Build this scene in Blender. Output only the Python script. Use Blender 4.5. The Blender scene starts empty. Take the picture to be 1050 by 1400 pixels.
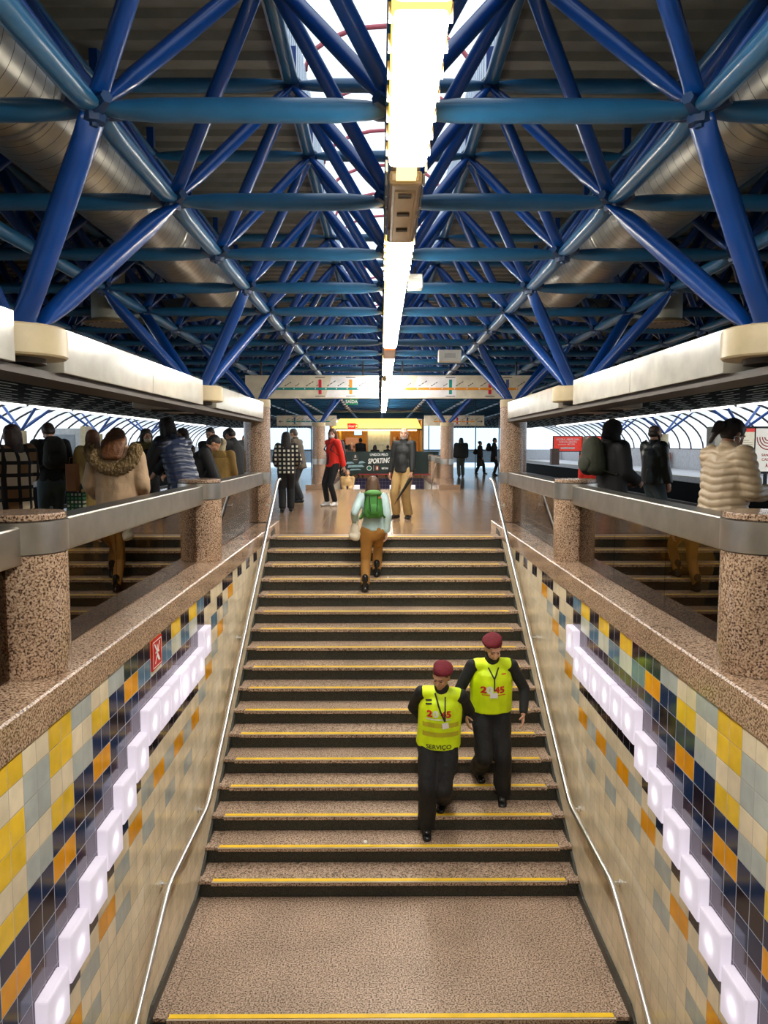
import bpy, bmesh, math, random
from mathutils import Vector, Matrix, noise
from mathutils.bvhtree import BVHTree
random.seed(7)
S = bpy.context.scene
COL = S.collection
PI = math.pi
R = math.radians

# ------------------------------------------------------------------ camera, world, exposure
cam = bpy.data.cameras.new('camera'); camo = bpy.data.objects.new('camera', cam); COL.objects.link(camo)
camo.location = (-0.08, 0, 1.3787)
camo.rotation_euler = (PI/2 - 0.0865, 0, -0.0047)
cam.sensor_fit = 'VERTICAL'; cam.sensor_height = 36; cam.lens = 27.0
cam.clip_end = 400; cam.clip_start = .05
S.camera = camo
S.view_settings.view_transform = 'Standard'; S.view_settings.look = 'None'
S.view_settings.gamma = 1; S.view_settings.exposure = 0.58; S.view_settings.use_curve_mapping = False
try:
    S.cycles.use_denoising = True
    S.cycles.sample_clamp_indirect = 4
    S.cycles.max_bounces = 7; S.cycles.diffuse_bounces = 3; S.cycles.glossy_bounces = 3
    S.cycles.transmission_bounces = 4; S.cycles.transparent_max_bounces = 8
    S.cycles.caustics_reflective = False; S.cycles.caustics_refractive = False
except Exception: pass
W = bpy.data.worlds.new('world'); S.world = W; W.use_nodes = True
bg = W.node_tree.nodes['Background']; bg.inputs[0].default_value = (0.80, 0.90, 1.0, 1); bg.inputs[1].default_value = 1.25
LAMP = 50.0      # fluorescent diffusers over the stairs
TRACKLAMP = 5.0
BLOCK_W = .20     # watt of the bulb in each wall light block

# ------------------------------------------------------------------ materials
MATS = {}
def mat(name, col, rough=.5, metal=0.0, emit=None, es=0, spec=.5, bump=None, speck=None, alpha=None, coat=0):
    """speck=(scale, color2, color3) granite-like; bump=(scale, strength)"""
    if name in MATS: return MATS[name]
    m = bpy.data.materials.new(name); m.use_nodes = True; nt = m.node_tree; b = nt.nodes['Principled BSDF']
    c = tuple(col) + (1,)
    b.inputs['Base Color'].default_value = c; b.inputs['Roughness'].default_value = rough
    b.inputs['Metallic'].default_value = metal; b.inputs['Specular IOR Level'].default_value = spec
    if coat: b.inputs['Coat Weight'].default_value = coat; b.inputs['Coat Roughness'].default_value = .06
    if emit: b.inputs['Emission Color'].default_value = tuple(emit)+(1,); b.inputs['Emission Strength'].default_value = es
    tc = nt.nodes.new('ShaderNodeTexCoord')
    if speck:
        sc, c2, c3 = speck
        v = nt.nodes.new('ShaderNodeTexNoise'); v.inputs['Scale'].default_value = sc; v.inputs['Detail'].default_value = 2
        nt.links.new(tc.outputs['Object'], v.inputs['Vector'])
        r = nt.nodes.new('ShaderNodeValToRGB'); e = r.color_ramp.elements
        e[0].position = .36; e[0].color = tuple(c2)+(1,); e[1].position = .47; e[1].color = c
        k = r.color_ramp.elements.new(.62); k.color = tuple(c3)+(1,)
        nt.links.new(v.outputs['Fac'], r.inputs['Fac'])
        v2 = nt.nodes.new('ShaderNodeTexNoise'); v2.inputs['Scale'].default_value = 1.7; v2.inputs['Detail'].default_value = 4
        nt.links.new(tc.outputs['Object'], v2.inputs['Vector'])
        mr = nt.nodes.new('ShaderNodeMapRange'); mr.inputs[1].default_value = .3; mr.inputs[2].default_value = .7; mr.inputs[3].default_value = .82; mr.inputs[4].default_value = 1.12
        nt.links.new(v2.outputs['Fac'], mr.inputs[0])
        mx = nt.nodes.new('ShaderNodeVectorMath'); mx.operation = 'SCALE'
        nt.links.new(r.outputs['Color'], mx.inputs[0]); nt.links.new(mr.outputs[0], mx.inputs['Scale'])
        nt.links.new(mx.outputs[0], b.inputs['Base Color'])
    else:
        v = nt.nodes.new('ShaderNodeTexNoise'); v.inputs['Scale'].default_value = 6; v.inputs['Detail'].default_value = 5
        nt.links.new(tc.outputs['Object'], v.inputs['Vector'])
        mr = nt.nodes.new('ShaderNodeMapRange'); mr.inputs[1].default_value = .3; mr.inputs[2].default_value = .7; mr.inputs[3].default_value = .85; mr.inputs[4].default_value = 1.1
        nt.links.new(v.outputs['Fac'], mr.inputs[0])
        mx = nt.nodes.new('ShaderNodeVectorMath'); mx.operation = 'SCALE'; mx.inputs[0].default_value = col
        nt.links.new(mr.outputs[0], mx.inputs['Scale']); nt.links.new(mx.outputs[0], b.inputs['Base Color'])
    if bump:
        n = nt.nodes.new('ShaderNodeTexNoise'); n.inputs['Scale'].default_value = bump[0]; n.inputs['Detail'].default_value = 3
        nt.links.new(tc.outputs['Object'], n.inputs['Vector'])
        bp = nt.nodes.new('ShaderNodeBump'); bp.inputs['Strength'].default_value = bump[1]; bp.inputs['Distance'].default_value = .01
        nt.links.new(n.outputs['Fac'], bp.inputs['Height']); nt.links.new(bp.outputs[0], b.inputs['Normal'])
    MATS[name] = m; return m
def math_node(nt, op, a, b=None):
    n = nt.nodes.new('ShaderNodeMath'); n.operation = op
    for i, x in enumerate((a, b)):
        if x is None: continue
        if isinstance(x, (int, float)): n.inputs[i].default_value = x
        else: nt.links.new(x, n.inputs[i])
    return n.outputs[0]
def grid_mat(name, col, axes, pitch, off, gap, groutcol, rough=.15, var=.12, bump=.3, speck=None, spec=.5):
    """tiles drawn from object coordinates: axes (a,b) pitch (pa,pb) offset (oa,ob) joint half-width gap"""
    if name in MATS: return MATS[name]
    m = mat(name, col, rough, spec=spec, speck=speck); nt = m.node_tree; b = nt.nodes['Principled BSDF']
    base = b.inputs['Base Color'].links[0].from_socket
    tc = nt.nodes.new('ShaderNodeTexCoord'); sp = nt.nodes.new('ShaderNodeSeparateXYZ'); nt.links.new(tc.outputs['Object'], sp.inputs[0])
    ds, fl = [], []
    for a, p, o in zip(axes, pitch, off):
        u = math_node(nt, 'DIVIDE', math_node(nt, 'SUBTRACT', sp.outputs[a], o), p)
        fr = math_node(nt, 'FRACT', u); fl.append(math_node(nt, 'FLOOR', u))
        d = math_node(nt, 'MULTIPLY', math_node(nt, 'MINIMUM', fr, math_node(nt, 'SUBTRACT', 1.0, fr)), p); ds.append(d)
    d = math_node(nt, 'MINIMUM', ds[0], ds[1])
    mask = math_node(nt, 'LESS_THAN', d, gap)
    cb = nt.nodes.new('ShaderNodeCombineXYZ'); nt.links.new(fl[0], cb.inputs[0]); nt.links.new(fl[1], cb.inputs[1])
    wn = nt.nodes.new('ShaderNodeTexWhiteNoise'); nt.links.new(cb.outputs[0], wn.inputs['Vector'])
    sc = math_node(nt, 'ADD', math_node(nt, 'MULTIPLY', wn.outputs['Value'], var), 1 - var/2)
    vm = nt.nodes.new('ShaderNodeVectorMath'); vm.operation = 'SCALE'; nt.links.new(base, vm.inputs[0]); nt.links.new(sc, vm.inputs['Scale'])
    mx = nt.nodes.new('ShaderNodeMix'); mx.data_type = 'RGBA'; nt.links.new(mask, mx.inputs[0])
    nt.links.new(vm.outputs[0], mx.inputs[6]); mx.inputs[7].default_value = tuple(groutcol)+(1,)
    nt.links.new(mx.outputs[2], b.inputs['Base Color'])
    mr = nt.nodes.new('ShaderNodeMapRange'); mr.inputs[1].default_value = 0; mr.inputs[2].default_value = gap*3
    nt.links.new(d, mr.inputs[0])
    bp = nt.nodes.new('ShaderNodeBump'); bp.inputs['Strength'].default_value = bump; bp.inputs['Distance'].default_value = .004
    nt.links.new(mr.outputs[0], bp.inputs['Height']); nt.links.new(bp.outputs[0], b.inputs['Normal'])
    rg = math_node(nt, 'ADD', math_node(nt, 'MULTIPLY', mask, .5), rough); nt.links.new(rg, b.inputs['Roughness'])
    return m
def check_mat(name, c_dark, c_light, c_mid, size, axes=(0, 2), width=.4, thin=None):
    """woven check from object coordinates"""
    if name in MATS: return MATS[name]
    m = mat(name, c_dark, .85); nt = m.node_tree; b = nt.nodes['Principled BSDF']
    tc = nt.nodes.new('ShaderNodeTexCoord'); sp = nt.nodes.new('ShaderNodeSeparateXYZ'); nt.links.new(tc.outputs['Object'], sp.inputs[0])
    ms = []
    for a in axes:
        fr = math_node(nt, 'FRACT', math_node(nt, 'DIVIDE', math_node(nt, 'ADD', sp.outputs[a], 5.0), size))
        ms.append(math_node(nt, 'LESS_THAN', fr, 1-width))
    both = math_node(nt, 'MULTIPLY', ms[0], ms[1])
    wn = nt.nodes.new('ShaderNodeTexWhiteNoise'); cb = nt.nodes.new('ShaderNodeCombineXYZ')
    for k, a in enumerate(axes):
        nt.links.new(math_node(nt, 'FLOOR', math_node(nt, 'DIVIDE', math_node(nt, 'ADD', sp.outputs[a], 5.0), size)), cb.inputs[k])
    nt.links.new(cb.outputs[0], wn.inputs['Vector'])
    m1 = nt.nodes.new('ShaderNodeMix'); m1.data_type = 'RGBA'; nt.links.new(math_node(nt, 'GREATER_THAN', wn.outputs['Value'], .55), m1.inputs[0])
    m1.inputs[6].default_value = tuple(c_light)+(1,); m1.inputs[7].default_value = tuple(c_mid)+(1,)
    m2 = nt.nodes.new('ShaderNodeMix'); m2.data_type = 'RGBA'; nt.links.new(both, m2.inputs[0])
    m2.inputs[6].default_value = tuple(c_dark)+(1,); nt.links.new(m1.outputs[2], m2.inputs[7])
    nt.links.new(m2.outputs[2], b.inputs['Base Color']); return m
def emis(name, col, st):
    if name in MATS: return MATS[name]
    m = bpy.data.materials.new(name); m.use_nodes = True; nt = m.node_tree
    for n in list(nt.nodes):
        if n.type == 'BSDF_PRINCIPLED': nt.nodes.remove(n)
    e = nt.nodes.new('ShaderNodeEmission'); e.inputs[0].default_value = tuple(col)+(1,); e.inputs[1].default_value = st
    nt.links.new(e.outputs[0], nt.nodes['Material Output'].inputs[0]); MATS[name] = m; return m
def glass(name, tint, refl=.9, ior=1.5, rough=.0):
    if name in MATS: return MATS[name]
    m = bpy.data.materials.new(name); m.use_nodes = True; nt = m.node_tree
    for n in list(nt.nodes):
        if n.type == 'BSDF_PRINCIPLED': nt.nodes.remove(n)
    t = nt.nodes.new('ShaderNodeBsdfTransparent'); t.inputs[0].default_value = tuple(tint)+(1,)
    g = nt.nodes.new('ShaderNodeBsdfGlossy'); g.inputs['Color'].default_value = (refl, refl, refl, 1); g.inputs['Roughness'].default_value = rough
    f = nt.nodes.new('ShaderNodeFresnel'); ge = nt.nodes.new('ShaderNodeNewGeometry')
    nt.links.new(math_node(nt, 'ADD', math_node(nt, 'MULTIPLY', ge.outputs['Backfacing'], 1/ior-ior), ior), f.inputs[0])
    mx = nt.nodes.new('ShaderNodeMixShader'); nt.links.new(f.outputs[0], mx.inputs[0]); nt.links.new(t.outputs[0], mx.inputs[1]); nt.links.new(g.outputs[0], mx.inputs[2])
    nt.links.new(mx.outputs[0], nt.nodes['Material Output'].inputs[0]); MATS[name] = m; return m
def translucent(name, col, mix=.6, emit=0, transp=0):
    if name in MATS: return MATS[name]
    m = bpy.data.materials.new(name); m.use_nodes = True; nt = m.node_tree
    for n in list(nt.nodes):
        if n.type == 'BSDF_PRINCIPLED': nt.nodes.remove(n)
    t = nt.nodes.new('ShaderNodeBsdfTranslucent'); t.inputs[0].default_value = tuple(col)+(1,)
    d = nt.nodes.new('ShaderNodeBsdfDiffuse'); d.inputs[0].default_value = tuple(col)+(1,)
    mx = nt.nodes.new('ShaderNodeMixShader'); mx.inputs[0].default_value = mix
    nt.links.new(d.outputs[0], mx.inputs[1]); nt.links.new(t.outputs[0], mx.inputs[2]); out = mx.outputs[0]
    if transp:
        tr = nt.nodes.new('ShaderNodeBsdfTransparent'); m3 = nt.nodes.new('ShaderNodeMixShader'); m3.inputs[0].default_value = transp
        nt.links.new(out, m3.inputs[1]); nt.links.new(tr.outputs[0], m3.inputs[2]); out = m3.outputs[0]
    if emit:
        e = nt.nodes.new('ShaderNodeEmission'); e.inputs[0].default_value = tuple(col)+(1,); e.inputs[1].default_value = emit
        a = nt.nodes.new('ShaderNodeAddShader'); nt.links.new(out, a.inputs[0]); nt.links.new(e.outputs[0], a.inputs[1]); out = a.outputs[0]
    nt.links.new(out, nt.nodes['Material Output'].inputs[0]); MATS[name] = m; return m

GRAN = mat('granite', (.33, .20, .125), .22, speck=(92, (.045, .028, .018), (.54, .39, .27)), coat=.3)
GRAN_T = mat('granite_tread', (.335, .22, .15), .5, speck=(76, (.06, .04, .027), (.60, .45, .34)))
GRAN_P = mat('granite_polished', (.34, .22, .145), .12, speck=(120, (.05, .033, .022), (.52, .38, .28)), coat=.5)
RISER = mat('riser_black', (.022, .024, .018), .4, speck=(160, (.008, .008, .007), (.06, .06, .045)))
STEEL = mat('brushed_steel', (.50, .47, .42), .33, 1.0, bump=(40, .06))
CHROME = mat('handrail_steel', (.80, .79, .77), .30, 1.0)
YEL = mat('yellow_strip', (.95, .62, .02), .5)
BLUE = mat('blue_paint', (.002, .052, .26), .30, bump=(30, .08), coat=.2)
BLUE_LIT = mat('blue_paint_lamplit', (.012, .10, .22), .34, bump=(30, .1), coat=.2)  # same blue paint, with the lamps' teal light put into the chord colour
WHITE = mat('white_panel', (.52, .49, .42), .16, coat=.4)
CREAM = mat('cream_paint', (.52, .42, .25), .35)
BLACK = mat('black_metal', (.012, .012, .012), .5)
BROWN = mat('brown_metal', (.045, .03, .018), .5)
DUCT = mat('duct_metal', (.52, .50, .42), .32, .8, bump=(3, .12))
def seams(m):
    nt = m.node_tree; b = nt.nodes['Principled BSDF']; base = b.inputs['Base Color'].links[0].from_socket
    tc = nt.nodes.new('ShaderNodeTexCoord'); sp = nt.nodes.new('ShaderNodeSeparateXYZ'); nt.links.new(tc.outputs['Object'], sp.inputs[0])
    u = math_node(nt, 'DIVIDE', math_node(nt, 'ADD', sp.outputs[1], math_node(nt, 'MULTIPLY', sp.outputs[0], .12)), .118)
    k = math_node(nt, 'LESS_THAN', math_node(nt, 'FRACT', u), .045)
    mx = nt.nodes.new('ShaderNodeMix'); mx.data_type = 'RGBA'; nt.links.new(k, mx.inputs[0]); nt.links.new(base, mx.inputs[6]); mx.inputs[7].default_value = (.05, .045, .035, 1)
    nt.links.new(mx.outputs[2], b.inputs['Base Color'])
seams(DUCT)
DECK = mat('roof_deck', (.23, .225, .19), .45, .3, bump=(2, .3))
DARK = mat('dark_void', (.006, .007, .007), .8, spec=.1)

# ------------------------------------------------------------------ mesh helpers
class MB:
    def __init__(s): s.v = []; s.f = []; s.m = []
    def add(s, vs, fs, mi=0):
        o = len(s.v); s.v += [tuple(v) for v in vs]; s.f += [tuple(i+o for i in f) for f in fs]; s.m += [mi]*len(fs)
    def box(s, x0, x1, y0, y1, z0, z1, mi=0):
        s.add([(x0,y0,z0),(x1,y0,z0),(x1,y1,z0),(x0,y1,z0),(x0,y0,z1),(x1,y0,z1),(x1,y1,z1),(x0,y1,z1)],
              [(0,3,2,1),(4,5,6,7),(0,1,5,4),(1,2,6,5),(2,3,7,6),(3,0,4,7)], mi)
    def tube(s, pts, r, n=10, mi=0, cap=True):
        pts = [Vector(p) for p in pts]; rings = []
        for i, p in enumerate(pts):
            t = (pts[min(i+1, len(pts)-1)] - pts[max(i-1, 0)]).normalized()
            a = Vector((0,0,1)) if abs(t.z) < .9 else Vector((0,1,0))
            u = t.cross(a).normalized(); w = u.cross(t)
            rr = r[i] if isinstance(r, (list, tuple)) else r
            rings.append([p + u*math.cos(2*PI*k/n)*rr + w*math.sin(2*PI*k/n)*rr for k in range(n)])
        vs = [v for q in rings for v in q]; fs = []
        for i in range(len(pts)-1):
            for k in range(n): fs.append((i*n+k, i*n+(k+1)%n, (i+1)*n+(k+1)%n, (i+1)*n+k))
        if cap: fs.append(tuple(range(n-1, -1, -1))); fs.append(tuple((len(pts)-1)*n+k for k in range(n)))
        s.add(vs, fs, mi)
    def lathe(s, cx, cy, prof, n=32, mi=0):
        vs = []; fs = []
        for (r, z) in prof:
            for k in range(n): vs.append((cx+r*math.cos(2*PI*k/n), cy+r*math.sin(2*PI*k/n), z))
        for i in range(len(prof)-1):
            for k in range(n): fs.append((i*n+k, i*n+(k+1)%n, (i+1)*n+(k+1)%n, (i+1)*n+k))
        fs.append(tuple(range(n-1, -1, -1))); fs.append(tuple((len(prof)-1)*n+k for k in range(n)))
        s.add(vs, fs, mi)
    def quad(s, a, b, c, d, mi=0): s.add([a, b, c, d], [(0,1,2,3)], mi)
    def build(s, name, mats, parent=None, smooth=False, bevel=0):
        me = bpy.data.meshes.new(name); me.from_pydata(s.v, [], s.f)
        if not isinstance(mats, (list, tuple)): mats = [mats]
        for m in mats: me.materials.append(m)
        if len(mats) > 1: me.polygons.foreach_set('material_index', s.m)
        return link(name, me, parent, smooth, bevel)
def link(name, me, parent=None, smooth=False, bevel=0):
    if smooth:
        me.polygons.foreach_set('use_smooth', [True]*len(me.polygons))
        if smooth == 'auto':
            try: me.set_sharp_from_angle(angle=R(35))
            except Exception: pass
    me.update(); o = bpy.data.objects.new(name, me); COL.objects.link(o)
    if parent: o.parent = parent
    if bevel:
        b = o.modifiers.new('bevel', 'BEVEL'); b.width = bevel; b.segments = 2; b.limit_method = 'ANGLE'
    return o
def tag(o, label=None, cat=None, group=None, kind=None):
    if label: o['label'] = label
    if cat: o['category'] = cat
    if group: o['group'] = group
    if kind: o['kind'] = kind
    return o
def thing(name, label, cat, loc=(0,0,0), rz=0, group=None):
    o = bpy.data.objects.new(name, None); COL.objects.link(o); o.location = loc; o.rotation_euler = (0,0,rz)
    o.empty_display_size = .1
    return tag(o, label, cat, group)
def boxo(name, x0, x1, y0, y1, z0, z1, m, parent=None, bevel=0):
    b = MB(); b.box(x0, x1, y0, y1, z0, z1); return b.build(name, m, parent, bevel=bevel)
def struct(o, label=None, cat=None): return tag(o, label, cat, kind='structure')
def text_mesh(txt, size, bold=0.0, extrude=.0):
    cu = bpy.data.curves.new('t', 'FONT'); cu.body = txt; cu.size = size; cu.align_x = 'CENTER'; cu.align_y = 'CENTER'; cu.offset = bold; cu.extrude = extrude
    cu.resolution_u = 4
    o = bpy.data.objects.new('t', cu); COL.objects.link(o)
    me = bpy.data.meshes.new_from_object(o.evaluated_get(bpy.context.evaluated_depsgraph_get()))
    bpy.data.objects.remove(o); return me
def text_obj(name, txt, size, loc, m, parent=None, rot=(PI/2, 0, 0), bold=0.0, sx=1, shear=0):
    me = text_mesh(txt, size, bold, .002); me.materials.clear(); me.materials.append(m)
    M = Matrix.Translation(loc) @ Matrix.Rotation(rot[2], 4, 'Z') @ Matrix.Rotation(rot[0], 4, 'X') @ Matrix.Rotation(rot[1], 4, 'Z')
    sh = Matrix.Identity(4); sh[0][0] = sx; sh[0][1] = shear
    me.transform(M @ sh); return link(name, me, parent)

# ------------------------------------------------------------------ big structure
WX = 1.76           # inner face of the stairwell walls
T, RI, Y0 = .30, .1633, 11.5614
LAND_Z = -17*RI
floor_m = grid_mat('floor_tiles', (.32, .20, .115), (0, 1), (1.2, 1.2), (.1, .3), .004, (.12, .08, .05), rough=.17, var=.12, bump=.1, speck=(70, (.18, .11, .065), (.42, .28, .18)))
f = MB()
IX = 7.0
f.box(-IX, -WX-.02, -3, 12.3, -.3, 0); f.box(WX+.02, IX, -3, 12.3, -.3, 0)
f.box(-WX-.02, WX+.02, Y0+.33, 12.3, -.3, 0)
f.box(-IX, IX, 12.3, 24.17, -.3, 0); f.box(-IX, -WX-.02, 24.17, 32.4, -.3, 0); f.box(WX+.02, IX, 24.17, 32.4, -.3, 0); f.box(-IX, IX, 32.4, 46, -.3, 0)
struct(f.build('floor', floor_m))
# island platform sides, track beds, far platforms
for sx, side in ((-1, 'left'), (1, 'right')):
    a, b = sorted((sx*IX, sx*(IX+.02)))
    b1 = MB(); b1.box(*sorted((sx*7.02, sx*13.58)), -3, 75, -1.3, -1.1)
    struct(b1.build('floor_track_bed', mat('ballast', (.02, .018, .016), .9, bump=(30, 1))))
    rl = MB()
    for x in (8.0, 9.43, 11.1, 12.53): rl.box(*sorted((sx*x, sx*(x+.07))), -3, 75, -1.1, -.95)
    tag(rl.build('railway_track', mat('rail_steel', (.12, .09, .07), .4, .8)), 'dark steel running rails of the two tracks on the %s side' % side, 'railway track')
    b2 = MB(); b2.box(*sorted((sx*13.6, sx*18.2)), 14, 75, -.25, 0, 0); b2.box(*sorted((sx*13.75, sx*18.2)), 14, 75, -1.3, -.25, 1)
    b2.box(*sorted((sx*13.58, sx*13.9)), 14, 75, -.02, .012, 2)
    struct(b2.build('floor_far_platform', [mat('platform_floor', (.50, .47, .46), .3), DARK, CREAM]))
    # low back wall, bench strip
    b3 = MB(); b3.box(*sorted((sx*17.6, sx*17.8)), 14, 75, 0, 1.15)
    struct(b3.build('wall_%s' % side, mat('pale_wall', (.62, .62, .64), .5)))
    for k, y in enumerate((24, 31, 39, 48, 57)):
        t = thing('platform_bench', 'brown slatted bench against the low wall of the %s far platform, %s' % (side, ['nearest', 'second nearest', 'middle', 'second farthest', 'farthest'][k]), 'bench', (sx*17.2, y, 0), group='benches on the far platforms')
        boxo('seat', -.25, .25, -1.6, 1.6, .42, .48, mat('bench_wood', (.30, .10, .04), .5), t); boxo('backrest', sx*.22-.03, sx*.22+.03, -1.6, 1.6, .55, .95, mat('bench_wood', (0,0,0)), t)
        for yy in (-1.3, 1.3): boxo('leg', -.2, .2, yy-.04, yy+.04, 0, .42, BLACK, t)
    # curved glazing with ribs
    g = thing('curved_glazing', 'curved glass side wall with dark arched ribs behind the %s far platform' % side, 'glass wall', (sx*17.7, 14, 1.15))
    gm = MB(); N = 10; P = [(-sx*3.4*(1-math.cos(a)), 2.15*math.sin(a)) for a in [PI/2*i/N for i in range(N+1)]]
    for i in range(N): gm.quad((P[i][0], 0, P[i][1]), (P[i+1][0], 0, P[i+1][1]), (P[i+1][0], 61, P[i+1][1]), (P[i][0], 61, P[i][1]))
    gm.build('pane', glass('clear_glazing', (.93, .97, 1.0), .5, 1.3), g, smooth=True)
    for k in range(37):
        r = MB(); r.tube([(p[0], k*1.65+.3, p[1]) for p in P], .045, 6); r.build('rib', mat('dark_rib', (.035, .02, .02), .5), g, smooth=True)
    r = MB(); r.box(-.05, .05, 0, 61, -.03, .05); r.box(-sx*3.4-.06, -sx*3.4+.06, 0, 61, 2.1, 2.3); r.build('rail', mat('dark_rib', (0,0,0)), g)
    # ceiling over the tracks : dark with open slats
    c = MB(); c.box(*sorted((sx*6.4, sx*14.6)), -3, 75, 3.18, 3.3, 0)
    struct(c.build('ceiling_over_tracks', [DARK]))
    c = thing('slatted_ceiling', 'black slatted ceiling hanging over the %s tracks' % side, 'ceiling slats', (0, 0, 2.95))
    c1 = MB()
    for i in range(30):
        x = 6.6 + i*.235; c1.box(*sorted((sx*x, sx*(x+.10))), 2, 70, 0, .09)
    tag(c1.build('slats', DARK, c), kind='stuff')
    c2 = MB()
    for i in range(46): c2.box(*sorted((sx*6.5, sx*13.5)), 2+i*1.5, 2.06+i*1.5, .10, .15)
    for i in range(0, 30, 2):
        for j in range(32): c2.box(*sorted((sx*(6.62+i*.235), sx*(6.66+i*.235))), 3+j*2.0+(i % 4)*.3, 4.1+j*2.0+(i % 4)*.3, -.012, 0)
    tag(c2.build('cross_rails', mat('pale_rail', (.42, .44, .40), .5), c), kind='stuff')
    # fascia between deck and slats
    struct(boxo('trim_1' if sx < 0 else 'trim_2', *sorted((sx*6.3, sx*6.42)), -3, 75, 2.9, 4.3, DARK))
    # roof deck over the space frame
    d = MB(); y = -3.0; pts = []
    while y < 46.2:
        pts += [(y, 4.22), (y+.13, 4.22), (y+.16, 4.27), (y+.25, 4.27)]; y += .28
    x0, x1 = sx*.80, sx*6.4
    vs = [];
    for (yy, zz) in pts: vs += [(x0, yy, zz), (x1, yy, zz)]
    d.add(vs, [(2*i, 2*i+1, 2*i+3, 2*i+2) for i in range(len(pts)-1)])
    struct(d.build('ceiling_%s' % side, DECK))
    u = MB(); u.box(*sorted((sx*.80, sx*.84)), -3, 46, 4.2, 4.95)
    for i in range(330): u.box(*sorted((sx*.785, sx*.80)), -3+i*.15, -2.93+i*.15, 4.22, 4.93)
    struct(u.build('trim_3' if sx < 0 else 'trim_4', mat('skylight_side', (.62, .70, .78), .45)))
# skylight
sk = thing('skylight', 'long barrel skylight with pinkish red hoops along the ridge of the roof', 'skylight', (0, 0, 4.93))
a = MB(); P = [(.82*math.cos(t), .42*math.sin(t)) for t in [PI*i/12 for i in range(13)]]
for i in range(12): a.quad((P[i][0], -3, P[i][1]), (P[i+1][0], -3, P[i+1][1]), (P[i+1][0], 46, P[i+1][1]), (P[i][0], 46, P[i][1]))
a.build('pane', translucent('polycarbonate', (.97, .98, 1.0), .9, transp=.6), sk, smooth=True)
for k in range(40):
    h = MB(); h.tube([(p[0]*.96, -2+k*1.2, p[1]*.96-.02) for p in P], .022, 6); h.build('hoop', mat('red_hoop', (.50, .10, .12), .5), sk, smooth=True)
# ends
g = MB(); g.box(-18, 18, 75, 75.2, -.3, 1.0); struct(g.build('wall_back', mat('pale_wall', (0,0,0))))
gp = boxo('ground', -150, 150, -60, 260, -6.2, -6, mat('ground_outside', (.45, .47, .48), .9)); struct(gp)
eg = thing('end_glazing', 'tall glazed end wall beyond the concourse with bluish panes', 'glass wall', (0, 46, 0))
gm = MB(); gm.box(-7, 7, -.01, .01, 0, 3.0); gm.build('pane', glass('blue_glazing', (.82, .93, 1.0), .5, 1.3), eg)
for k in range(11):
    boxo('mullion', -7+k*1.4-.03, -7+k*1.4+.03, -.05, .05, 0, 3.0, mat('grey_frame', (.25, .32, .38), .4), eg)
boxo('rail', -7, 7, -.06, .06, 1.05, 1.12, mat('grey_frame', (0,0,0)), eg)
struct(boxo('wall_front', -18, 18, -3.2, -3, -6, 4.3, mat('cream_wall', (.45, .38, .27), .5)))

# ------------------------------------------------------------------ stairwell
TC = dict(C=((.76, .65, .46), 'cream'), G=((.42, .46, .44), 'grey'), Y=((.80, .52, .035), 'yellow'), O=((.78, .33, .01), 'orange'),
          N=((.010, .028, .085), 'navy'), K=((.014, .010, .020), 'black'), P=((.055, .035, .060), 'purple'), B=((.10, .19, .28), 'blue'), L=((.58, .60, .50), 'pale'), D=((.02, .04, .04), 'darkgreen'))
KEYS = list(TC)
TM = [grid_mat('tile_'+TC[k][1], TC[k][0], (1, 2), (.143, .1415), (3.782, -.03), .0016, (.30, .27, .22) if k in 'CGYOL' else (.42, .45, .48), rough=.10 if k not in 'CGL' else .16, var=.16) for k in KEYS]
def block_row(i):
    if i > 11: return None
    return 2 if i == 11 else (3 if i >= 5 else 8-i)
def tile_key(i, j):
    ev = i % 2 == 0
    if i <= 4:
        n = i + j
        if n < 4: return ('YCY' if ev else 'GCG')[(4-n-1) % 3]
        if n == 4: return 'D' if i == 4 else 'N'
        if n == 5: return 'O' if ev else 'K'
        if n == 6: return 'N'
        if n in (7, 8, 9): return 'P'
        if n == 10: return 'K' if i % 3 else 'N'
        if n == 12: return 'O' if ev else 'G'
        if n == 14 and not ev: return 'G'
        return 'C'
    if i <= 10:
        return {0: 'Y' if ev else 'K', 1: 'L' if ev else 'B', 2: 'P', 3: 'P', 4: 'P', 5: 'K', 7: 'O' if ev else 'G', 9: 'C' if ev else 'G'}.get(j, 'C')
    return {(11,0): 'B', (11,1): 'K', (11,2): 'P', (11,3): 'P', (11,6): 'G', (12,0): 'K', (12,5): 'O', (13,2): 'B', (13,4): 'G', (14,1): 'K', (14,3): 'O',
            (15,0): 'K', (15,2): 'G', (16,0): 'K', (16,1): 'O', (18,0): 'K', (20,0): 'K', (22,0): 'K'}.get((i, j), 'C')
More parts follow.
